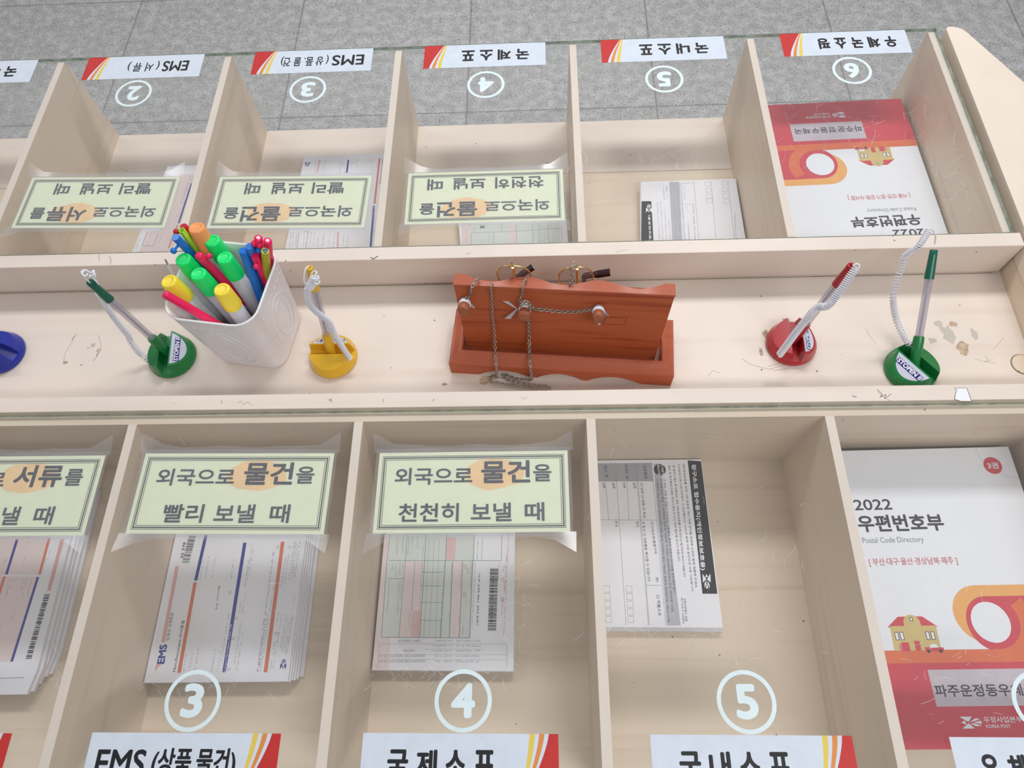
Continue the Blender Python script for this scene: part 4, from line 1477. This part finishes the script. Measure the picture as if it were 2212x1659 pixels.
desk_pen('red based desk pen with its cord wound along the barrel', (1709, 742), (1, -.05), (1840, 573), 0.140, 'red_plastic', 'red_plastic',
         [([(1850, 578, .112), (1838, 594, .106), (1822, 618, .096), (1806, 640, .086), (1794, 656, .078), (1782, 663, .072), (1770, 662, .066), (1756, 672, .058), (1742, 690, .048), (1722, 715, .030), (1702, 742, .006), (1684, 766, -.018)], 0.0034, 0.0021)],
         [[(1842, 574, .114), (1850, 570, .116), (1856, 573, .116), (1855, 580, .114), (1848, 582, .112)]])
desk_pen('blue plastic pen holder base cut by the frame edge', (2, 762), (-.35, -1), (0, 0), 0.14, 'blue_plastic', 'blue_plastic', [], pen=False)
ink = G()
rs = random.Random(5)
for _ in range(46):
    u, v = 712 + rs.gauss(0, 14), 775 + rs.gauss(0, 9)
    a, l = rs.uniform(0, pi), rs.uniform(2, 7)
    px_line(ink, [(u, v), (u + cos(a) * l, v + abs(sin(a)) * l)], 0.0004, -0.0268)

# ------------------------------------------------------------------ the white cup and what stands in it
CB = (at(478, 788, ZT), at(607, 802, ZT), at(652, 672, ZT))
cupc = Vector((-0.3690, 0.0300, ZT + 0.0002))
ANG = math.radians(-8.5)
CUP_H = 0.118
cup = thing('pen_cup', cupc, 'square white plastic cup full of markers and pens', 'cup')


def cup_ring(w, h, r, z, n=6):
    return [cupc + Vector((x * cos(ANG) - y * sin(ANG), x * sin(ANG) + y * cos(ANG), z)) for x, y in rrect(w, h, r, n)]


W0, W1 = 0.088, 0.1045
prof = [(W0 - .006, .014, 0.0), (W0 - .001, .018, .0015), (W0, .019, 0.004), (W0 + (W1 - W0) * .5, .021, CUP_H * .5), (W1, .024, CUP_H - .003), (W1 + .0015, .0245, CUP_H - .001), (W1 - .0005, .024, CUP_H), (W1 - .0045, .022, CUP_H - .0012), (W0 - .006, .017, 0.004)]
g = G()
g.rings([cup_ring(w, w, r, h) for w, r, h in prof], 0, True, False)
g.flat(cup_ring(W0 - .006, W0 - .006, .017, 0.004), 0)
g.flat(cup_ring(W0 - .006, W0 - .006, .014, 0.0)[::-1], 0)
part('body', g, 'cup_plastic', cup)
# raised ovals and beads moulded on the sides
g = G()
for side in range(4):
    a = ANG + side * pi / 2
    ux, nx_ = Vector((cos(a), sin(a), 0)), Vector((sin(a), -cos(a), 0))
    for j in range(2):
        cxx = 0.0
        pts = []
        for i in range(24):
            q_ = 2 * pi * i / 24
            hh = CUP_H * (.44) + (0.030 if j == 0 else 0.040) * sin(q_)
            ww = W0 + (W1 - W0) * hh / CUP_H
            pts.append(cupc + ux * ((0.015 if j == 0 else 0.025) * cos(q_)) + nx_ * (ww / 2 + 0.0002) + Vector((0, 0, hh)))
        g.tube(pts, 0.0004, 6, closed=True)
    for i in range(7):
        hh = CUP_H * 0.88
        ww = W0 + (W1 - W0) * hh / CUP_H
        o_ = cupc + ux * (-0.030 + i * 0.010) + nx_ * (ww / 2) + Vector((0, 0, hh))
        g.tube([o_ + ux * (.003 * cos(2 * pi * k / 12)) + Vector((0, 0, .004 * sin(2 * pi * k / 12))) for k in range(12)], 0.00035, 5, closed=True)
part('relief_pattern', g, 'cup_plastic', cup)

DEBUG = False
ZC = ZT + 0.0045
CUX, CUY = Vector((cos(ANG), sin(ANG), 0)), Vector((-sin(ANG), cos(ANG), 0))


def marker(colname, rgbv, px, ztop, lean, label, length=0.128):
    plastic(colname, *rgbv, 0.35)
    top = at(*px, ztop)
    ax = Vector((lean[0], lean[1], 1)).normalized()
    foot = top - ax * ((top.z - ZC) / ax.z)
    L = (top - foot).length
    if DEBUG:
        for hh in (CUP_H, 0.006):
            kk = foot + ax * ((cupc.z + hh - foot.z) / ax.z) - cupc
            print('PEN', label[:30], hh, round(kk.x * cos(ANG) + kk.y * sin(ANG), 4), round(-kk.x * sin(ANG) + kk.y * cos(ANG), 4), 'L', round(L, 3))
    t = thing('marker_pen', foot, label, 'marker', 'stout markers in the cup')
    cl = 0.031
    part('barrel', G().lathe([(0.0082, 0.0004), (0.0092, 0.002), (0.0092, L - cl + .001), (0.0075, L - cl + .0012)], foot, ax, 28), 'marker_body', t)
    part('cap', G().lathe([(0.0100, L - cl), (0.0102, L - cl + .002), (0.0101, L - cl + .006), (0.0090, L - .003), (0.0082, L - .0008), (0.0070, L - .0002), (0.0056, L - .0002), (0.0054, L - .0009), (0.0036, L - .0006), (0.0015, L - .0009)], foot, ax, 32), colname, t)
    return t


MG, MY, MO = (18, 240, 122), (255, 228, 66), (255, 166, 100)
marker('marker_orange', MO, (423, 490), .100, (-.02, .16), 'orange capped stout marker at the back of the cup')
marker('marker_green', MG, (457, 518), .086, (-.02, .05), 'green capped marker next to the orange cap')
marker('marker_green', MG, (484, 555), .082, (-.01, .05), 'green capped marker beside the blue pens')
marker('marker_green', MG, (394, 558), .082, (-.09, .03), 'green capped marker between the blue pen and the yellow cap')
marker('marker_green', MG, (427, 590), .080, (-.05, .02), 'green capped marker in the middle of the cup, between the two yellow caps')
marker('marker_yellow', MY, (363, 606), .088, (-.12, .03), 'yellow capped marker touching the pink pen that leans on the rim')
marker('marker_yellow', MY, (478, 624), .078, (0.0, .03), 'yellow capped marker at the front wall of the cup')

plastic('pen_pink', 244, 34, 98, 0.16)
plastic('pen_blue', 26, 118, 214, 0.2)
plastic('pen_lime', 158, 204, 26, 0.25)
plastic('pen_red', 196, 34, 48, 0.2)
plastic('pen_olive', 176, 172, 44, 0.25)


def pen(col, a, za, b, zb_, r, label, ball=None, hollow=False, tri=False, rounded=True):
    """a pen from its top (pixel a at height za) through pixel b at height zb_, down to the cup's bottom"""
    A, Bp = at(*a, za), at(*b, zb_)
    ax = (A - Bp).normalized()
    foot = A - ax * ((A.z - ZC - 0.003) / ax.z) if ax.z > 0.25 else Bp
    lx, ly = (foot - cupc).dot(CUX), (foot - cupc).dot(CUY)
    lx, ly = max(-.035, min(.035, lx)), max(-.035, min(.035, ly))
    foot = cupc + CUX * lx + CUY * ly + Vector((0, 0, 0.0085))
    ax = (A - foot).normalized()
    L = (A - foot).length
    t = thing('ballpoint_pen', foot, label, 'pen', 'slim pens in the cup')
    cl = min(0.095, L * .72)
    if hollow:
        prof = [(r, L - cl), (r, L), (r * .62, L), (r * .6, L - .006)]
    elif rounded:
        prof = [(r, L - cl), (r, L - r * .5), (r * .86, L - r * .15), (r * .45, L)]
    else:
        prof = [(r, L - cl), (r * .98, L - .0006), (r * .9, L)]
    if DEBUG:
        for hh in (CUP_H, 0.006):
            kk = foot + ax * ((cupc.z + hh - foot.z) / ax.z) - cupc
            print('PEN', label[:30], hh, round(kk.x * cos(ANG) + kk.y * sin(ANG), 4), round(-kk.x * sin(ANG) + kk.y * cos(ANG), 4), 'L', round(L, 3))
    body = part('barrel', G().lathe([(r * .4, 0), (r * .8, .004), (r * .86, L - cl + .001)], foot, ax, 14), 'marker_body' if not tri else col, t)
    part('cap', G().lathe(prof, foot, ax, 18), col, t)
    if ball:
        bb = at(*ball, za - 0.006)
        g = G()
        g.ball(bb, 0.0034)
        q_ = foot + ax * (L - .010)
        g.tube([q_, bb], 0.0013, 8)
        part('clip', g, col, t)
    if tri:
        x = ax.orthogonal().normalized()
        y = ax.cross(x)
        g = G()
        g.tube([A + ax * .0008 + (x * cos(2 * pi * k / 3) + y * sin(2 * pi * k / 3)) * r * .62 for k in range(3)], 0.0007, 6, closed=True)
        part('end_ring', g, 'pen_blue', t)
    return t


pen('pen_pink', (354, 634), .094, (462, 696), .040, 0.0046, 'pink pen slanting over the front rim of the cup')
pen('pen_pink', (427, 549), .088, (482, 606), .040, 0.0046, 'pink pen between the green caps, clip ball beside it', (452, 553))
pen('pen_blue', (379, 512), .104, (392, 545), .055, 0.0046, 'blue pen by the lime pen at the back corner of the cup', (375, 542), rounded=False)
pen('pen_lime', (392, 497), .104, (409, 548), .050, 0.0036, 'lime green pen with an open end beside the orange cap', hollow=True)
pen('pen_red', (396, 488), .102, (414, 530), .050, 0.0040, 'dark red pen half hidden behind the lime pen', (381, 501), rounded=False)
pen('pen_blue', (525, 541), .090, (560, 634), .018, 0.0048, 'long blue pen standing beside a green cap', rounded=False)
pen('pen_blue', (539, 532), .094, (566, 600), .030, 0.0046, 'blue pen behind the long blue pen', (559, 541), rounded=False)
pen('pen_pink', (558, 513), .102, (566, 548), .060, 0.0046, 'pink pen at the far corner of the cup, taller of two', (549, 526))
pen('pen_pink', (578, 519), .100, (588, 560), .050, 0.0046, 'pink pen at the far corner of the cup, against the rim', (561, 530))
pen('pen_pink', (551, 553), .084, (575, 605), .030, 0.0046, 'pink pen between a blue pen and the rim, its clip facing the viewer', (554, 576), rounded=False)
pen('pen_olive', (573, 542), .094, (582, 582), .040, 0.0046, 'olive pen with a blue triangular end in the cup', tri=True, rounded=False)
A, Bp = at(356, 559, .080), at(372, 590, .052)
ax = (A - Bp).normalized()
foot = A - ax * ((A.z - ZC) / ax.z) if ax.z > .3 else Bp
t = thing('pen_refill', foot, 'thin white pen refill with a metal tip sticking out of the cup', 'refill')
L = (A - foot).length
part('tube', G().lathe([(.0014, 0), (.0014, L - .011)], foot, ax, 10), 'cord_white', t)
part('metal_tip', G().lathe([(.0011, L - .011), (.0011, L - .004), (.0004, L)], foot, ax, 10), 'steel', t)

# ------------------------------------------------------------------ red wooden spectacle stand
SA = math.radians(-4.7)
so = Vector((-0.0012, -0.0370, ZT + 0.0002))          # middle of the tray's front foot line
sx, sy, szz = Vector((cos(SA), sin(SA), 0)), Vector((-sin(SA), cos(SA), 0)), Vector((0, 0, 1))


def S(x, y, z_):
    return so + sx * x + sy * y + szz * z_


HW, DP, TH = 0.1290, 0.074, 0.0300
stand = thing('spectacle_stand', S(0, 0.035, 0), 'red wooden spectacle stand with three pegs in the pen tray', 'stand')
# front and back aprons with scalloped feet, side aprons
scal = [(-HW, 0), (-HW + .036, 0)]
scal += [(-HW + .036 + .066 * i / 12, 0.0135 * sin(pi * i / 12) ** .7) for i in range(1, 12)]
scal += [(-.0245, 0), (-.0085, 0.0)]
scal = [(-HW, 0), (-HW + .034, 0)] + [(-HW + .034 + .060 * i / 12, .0135 * sin(pi * i / 12) ** .75) for i in range(1, 12)] + [(-.0325, 0), (-.0265, 0)] + [(-.0265 + .053 * i / 12, .0135 * sin(pi * i / 12) ** .75) for i in range(1, 12)] + [(.0265, 0), (.0325, 0)] + [(.0325 + .060 * i / 12, .0135 * sin(pi * i / 12) ** .75) for i in range(1, 12)] + [(HW - .034, 0), (HW, 0)]
outl = scal + [(HW, .022), (-HW, .022)]


def apron(y0, y1):
    g = G()
    n = len(scal)
    for y in (y0, y1):
        pass
    top = .022
    fr = [S(x, y0, z_) for x, z_ in scal] + [S(x, y0, top) for x, _ in scal]
    bk = [S(x, y1, z_) for x, z_ in scal] + [S(x, y1, top) for x, _ in scal]
    g.add(fr, [(i, i + 1, n + i + 1, n + i) for i in range(n - 1)])
    g.add(bk, [(i + 1, i, n + i, n + i + 1) for i in range(n - 1)])
    v = fr + bk
    m = 2 * n
    g.add(v, [(i + 1, i, m + i, m + i + 1) for i in range(n - 1)])
    g.add(v, [(n + i, n + i + 1, m + n + i + 1, m + n + i) for i in range(n - 1)])
    g.add(v, [(0, n, m + n, m), (n - 1, m + n - 1, m + 2 * n - 1, 2 * n - 1)])
    return g


part('apron', apron(0.0, 0.011), 'red_wood', stand)
part('apron', apron(DP - 0.011, DP), 'red_wood', stand)
for sgn in (-1, 1):
    g = G()
    x0, x1 = (HW - .011) * sgn, HW * sgn
    v = [S(x, y, z_) for z_ in (0.004, .022) for y in (0.011, DP - .011) for x in (min(x0, x1), max(x0, x1))]
    g.add(v, [(0, 2, 3, 1), (4, 5, 7, 6), (0, 1, 5, 4), (2, 6, 7, 3), (0, 4, 6, 2), (1, 3, 7, 5)])
    part('side_apron', g, 'red_wood', stand)
# moulded frame round the tray: ogee profile swept about a mitred rectangle
prof = [(0.0, .0222), (0.0, .0245), (.0015, .0262), (.0035, .0268), (.0065, .0292), (.0105, .0322), (.0135, .0332), (.0150, .0325), (.0150, .0222)]
for name_, a, b in (('front', (-1, 0), (1, 0)), ('right', (1, 0), (1, 1)), ('back', (1, 1), (-1, 1)), ('left', (-1, 1), (-1, 0))):
    g = G()
    ends = []
    for e in (a, b):
        ring = []
        for d, h in prof:
            x = e[0] * (HW - d)
            y = d if e[1] == 0 else DP - d
            ring.append(S(x, y, h))
        ends.append(ring)
    g.rings([ends[0], ends[1]], 0, False, True)
    part('moulding', g, 'red_wood_frame', stand)
g = G()
v = [S(x, y, z_) for z_ in (.012, .0155) for y in (.009, DP - .009) for x in (-HW + .009, HW - .009)]
g.add(v, [(0, 2, 3, 1), (4, 5, 7, 6), (0, 1, 5, 4), (2, 6, 7, 3), (0, 4, 6, 2), (1, 3, 7, 5)])
part('tray_panel', g, 'red_wood_frame', stand)
# leaning back board
LEAN = math.radians(15)
bo = S(-0.0015, 0.0260, 0.0158)
by = szz * cos(LEAN) + sy * sin(LEAN)
bn = sy * cos(LEAN) - szz * sin(LEAN)


def Bd(x, h, d):
    return bo + sx * x + by * h + bn * d


BHH, B0, B1 = 0.0975, 0.1100, 0.1175
g = G()
v = [Bd(x * (B0 if h == 0 else B1), h, d) for d in (0, .011) for h in (0, BHH) for x in (-1, 1)]
g.add(v, [(0, 1, 3, 2), (5, 4, 6, 7), (0, 4, 5, 1), (1, 5, 7, 3), (4, 0, 2, 6), (2, 3, 7, 6)])
part('back_rest', g, 'red_wood', stand)
g = G()
N_ = 64
vs = []
for i in range(N_ + 1):
    q_ = -1 + 2 * i / N_
    x = q_ * (B1 + .0008)
    wv = 0.0105 + 0.0048 * cos(3 * pi * (q_ + 0.02)) * (-1)
    wv = 0.0100 - 0.0052 * cos(3.0 * pi * q_)
    if abs(q_) > .90:
        wv = 0.0152
    vs.append((x, wv))
fr = [Bd(x, BHH, -.0008) for x, _ in vs]
bk = [Bd(x, BHH, w_) for x, w_ in vs]
fr2 = [Bd(x, BHH + .0022, -.0008) for x, _ in vs]
bk2 = [Bd(x, BHH + .0040, w_) for x, w_ in vs]
k = len(vs)
allv = fr + bk + fr2 + bk2
g.add(allv, [(i, i + 1, 2 * k + i + 1, 2 * k + i) for i in range(k - 1)])
g.add(allv, [(2 * k + i, 2 * k + i + 1, 3 * k + i + 1, 3 * k + i) for i in range(k - 1)], 0, True)
g.add(allv, [(k + i + 1, k + i, 3 * k + i, 3 * k + i + 1) for i in range(k - 1)])
g.add(allv, [(i + 1, i, k + i, k + i + 1) for i in range(k - 1)])
g.add(allv, [(0, 2 * k, 3 * k, k), (k - 1, 2 * k - 1, 4 * k - 1, 3 * k - 1)])
part('top_ledge', g, 'red_wood_frame', stand, label='scalloped top edge')


def on_board(u, v, lift=0.0):
    """point of the board's face (or lift in front of it) that the photograph shows at u, v"""
    r = ray(u, v)
    P0 = bo - bn * lift
    tt = (P0 - CAM).dot(bn) / r.dot(bn)
    return CAM + r * tt


pegs = []
for u, v in ((1006, 656), (1135, 668), (1293, 672)):
    root = on_board(u, v - 8)
    ax = (-bn + by * 0.10).normalized()
    pegs.append((root, ax))
    part('peg', G().lathe([(.0042, -.004), (.0044, .006), (.0062, .010), (.0070, .0150), (.0067, .0185), (.0054, .0208), (.0046, .0210)], root, ax, 22), 'peg_wood', stand)
g = G()
fr_ = [on_board(u, v, 0.0003) for u, v in ((1309, 686), (1354, 686), (1349, 701), (1301, 701))]
for i in range(4):
    a, b = fr_[i], fr_[(i + 1) % 4]
    n_ = (b - a).cross(bn).normalized() * .0002
    g.flat([a + n_, a - n_, b - n_, b + n_])
part('scored_marking', g, 'scored_wood', stand)

# white string ties round the pegs
ties = []
for i, ((root, ax), lab) in enumerate(zip(pegs, ('white wrap tied round the peg at the chain end of the stand', 'white string bow tied round the middle peg', 'white wrap with dark marks round the peg beside the scored rectangle'))):
    g = G()
    g.lathe([(.0048, .0018), (.0060, .0025), (.0066, .006), (.0070, .0095), (.0064, .0105), (.0048, .0108)], root, ax, 20)
    x = sx
    if i == 1:
        kn = root + ax * .007 - sx * .0085
        for e in ((-.012, .014), (-.0105, -.012)):
            q_ = kn + sx * e[0] + by * e[1] + ax * .004
            side = sx * .0042
            g.add([kn - side * .2, kn + side * .2, q_ + side * .8, q_ - side * .8], [(0, 1, 2, 3), (3, 2, 1, 0)])
    else:
        for e in ((.011, -.003), (-.001, -.012) if i == 0 else (.002, -.018)):
            q_ = root + ax * .010 + sx * e[0] + by * e[1]
            kn = root + ax * .007 + sx * e[0] * .5
            side = sx * .0020 if abs(e[1]) > .006 else by * .0022
            g.add([kn - side * 1.5, kn + side * 1.5, q_ + side * .6, q_ - side * .6], [(0, 1, 2, 3), (3, 2, 1, 0)])
    single('peg_wrap', g, 'white_tie', lab, 'string tie', 'white ties on the pegs')


# ------------------------------------------------------------------ chains
def chain(path, label, link=0.0044, wid=0.0032, wire=0.00056, sub=10):
    pts = spline(path, sub)
    L = [0.0]
    for a, b in zip(pts, pts[1:]):
        L.append(L[-1] + (b - a).length)
    g = G()
    step = link * 0.72
    d, j, i = step / 2, 0, 0
    up = Vector((0.1, -0.5, 0.8)).normalized()
    while d < L[-1]:
        while j < len(L) - 2 and L[j + 1] < d:
            j += 1
        f = (d - L[j]) / max(1e-9, L[j + 1] - L[j])
        p = pts[j].lerp(pts[j + 1], f)
        t_ = (pts[j + 1] - pts[j]).normalized()
        x = (up - t_ * up.dot(t_))
        x = x.normalized() if x.length > 1e-5 else t_.orthogonal().normalized()
        up = x
        y = t_.cross(x)
        s_ = y if i % 2 == 0 else x
        s_ = (s_ + (x if i % 2 == 0 else y) * 0.25).normalized()
        ring = [p + t_ * (link / 2 * cos(2 * pi * k / 12)) + s_ * (wid / 2 * sin(2 * pi * k / 12)) for k in range(12)]
        g.tube(ring, wire, 5, closed=True)
        d += step
        i += 1
    return single('chain', g, 'steel', label, 'chain', 'metal chains on the spectacle stand')


LZ = bo.z + BHH * cos(LEAN)
ob = on_board
r0, a0 = pegs[0]
r1, a1 = pegs[1]
r2, a2 = pegs[2]
chain([at(1034, 600, LZ + .006), at(1031, 604, LZ + .009), at(1026, 610, LZ + .009), at(1020, 618, LZ + .008), at(1018, 626, LZ + .003), ob(1017, 634, .002), ob(1012, 642, .004), ob(1006, 643, .007)], 'short steel chain from the end peg over the top of the board')
cl = [at(1063, 612, LZ + .007), at(1062, 617, LZ + .008), at(1061, 624, LZ + .006), ob(1062, 640, .003), ob(1064, 680, .003), ob(1068, 720, .006), at(1070, 757, -.0110), at(1071, 775, -.0125), at(1072, 790, -.0165), at(1073, 804, -.032), at(1072, 815, ZT + .0045), at(1067, 812, ZT + .004), at(1061, 818, ZT + .0040), at(1060, 826, ZT + .0040),
      at(1072, 826, ZT + .0040), at(1085, 829, ZT + .0034), at(1100, 831, ZT + .0034), at(1120, 834, ZT + .0034), at(1150, 838, ZT + .0040), at(1175, 842, ZT + .0040), at(1187, 840, ZT + .004), at(1180, 834, ZT + .005), at(1160, 833, ZT + .005), at(1130, 828, ZT + .004), at(1105, 823, ZT + .0040), at(1090, 816, ZT + .0034), at(1088, 810, ZT + .0034), at(1096, 811, ZT + .0034), at(1115, 818, ZT + .0034), at(1135, 820, ZT + .0034), at(1147, 821, ZT + .0040),
      at(1148, 810, -.030), at(1146, 795, -.0155), at(1145, 782, -.0120), at(1144, 760, -.012), ob(1143, 730, .006), ob(1142, 690, .005), ob(1141, 676, .007)]
chain(cl, 'long steel chain hanging over the board into a heap on the pen tray')
chain([at(1137, 602, LZ + .004), at(1134, 606, LZ + .008), at(1131, 612, LZ + .009), at(1129, 622, LZ + .007), ob(1128, 632, .002), ob(1124, 646, .004), ob(1124, 654, .007)], 'short steel chain from the spectacles down to the middle peg')
chain([ob(1124, 656, .008), ob(1132, 652, .012), ob(1143, 655, .011), ob(1149, 664, .009), ob(1160, 668, .006), ob(1180, 670, .005), ob(1210, 673, .004), ob(1240, 674, .004), ob(1262, 671, .005), ob(1280, 669, .006)], 'steel chain strung level between the middle peg and its neighbour')
chain([ob(1123, 661, .010), ob(1130, 657, .015), ob(1141, 659, .014), ob(1147, 668, .012)], 'steel chain turn wound on the middle peg')


# ------------------------------------------------------------------ two pairs of spectacles behind the board
def spectacles(top_px, ztop, rot, tip_px, label, wind):
    topc = at(*top_px, ztop)
    a = sx * cos(rot) + sy * sin(rot)             # across the lens
    dn = (-szz + sy * 0.10 + a * 0.04).normalized()
    nrm = a.cross(dn).normalized()
    t = thing('spectacles', topc + dn * .125, label, 'glasses', 'spectacles in the stand')
    lw, lh = 0.0188, 0.0225

    def loop(c, k=28):
        out = []
        for i in range(k):
            q_ = 2 * pi * i / k
            cx, cy = cos(q_), sin(q_)
            ex = abs(cx) ** .8 * (1 if cx > 0 else -1)
            ey = abs(cy) ** .8 * (1 if cy > 0 else -1)
            out.append(c + a * (lw * ex) + dn * (lh * ey))
        return out
    c1 = topc + dn * (.004 + lh)
    c2 = c1 + dn * (2 * lh + .017)
    for c_ in (c1, c2):
        lp = loop(c_)
        part('rim', G().tube(lp, 0.0008, 8, closed=True), 'gold', t)
        part('lens', G().flat(lp).flat(lp[::-1]), 'lens_glass', t)
    br = [c1 + dn * lh, c1 + dn * (lh + .006) + a * .004, c1 + dn * (lh + .011) + a * .004, c1 + dn * (lh + .017)]
    part('bridge', G().tube(spline(br, 6), 0.0010, 8), 'gold', t)
    # upper end piece and temple folded down behind the lens
    for e, (c_, sg) in enumerate(((c1, -1), (c2, 1))):
        end = c_ + dn * (sg * lh)
        hinge = end + dn * (sg * .004) + nrm * .0015 + a * .001
        hz = end + dn * (sg * .0042) - nrm * .0035 + a * .001
        part('end_piece', G().tube([end - a * .002, end + dn * (sg * .003), hz], [.0015, .0022, .0022], 8), 'gold', t)
        if e == 0:
            m_ = hz + dn * .030 - nrm * .004
            tmp = part('temple', G().tube([hz, hz + dn * .012 - nrm * .001, m_], 0.0015, 8, flat=1.6), 'gold', t)
        else:
            tipA, tipB = at(*tip_px[0], tip_px[2]), at(*tip_px[1], tip_px[3])
            d_ = (tipB - tipA)
            hz2 = hz - dn * .02
            tmp = part('temple', G().tube(spline([hz, hz2, tipA - dn * (-.035) - d_ * .1, tipA], 6), 0.0013, 8), 'gold', t)
            part('temple_tip', G().tube(spline([tipA + dn * .030 - d_ * .15, tipA + dn * .012, tipA, tipA + d_ * .5, tipB], 6), [.0018] * 6 + [.0024] * 6 + [.0030] * 6 + [.0037] * 6 + [.0038], 10, flat=1.25), 'tortoise', tmp)
    return t


spectacles((1106, 570), LZ + .018, 0.0, ((1104, 608), (1152, 576), LZ - .022, LZ - .008), 'gold rimmed spectacles behind the board, with a short black temple tip over the lens', 0)
spectacles((1244, 573), LZ + .016, 0.10, ((1262, 597), (1318, 588), LZ - .015, LZ - .008), 'gold rimmed spectacles behind the board with chain wound on the hinge', 1)
chain([at(1239, 566, LZ + .023), at(1244, 574, LZ + .022), at(1238, 577, LZ + .022), at(1233, 580, LZ + .020), at(1235, 588, LZ + .016), at(1234, 600, LZ + .010), at(1232, 614, LZ + .004), at(1231, 624, LZ - .004)], 'steel chain wound round the hinge of the spectacles')
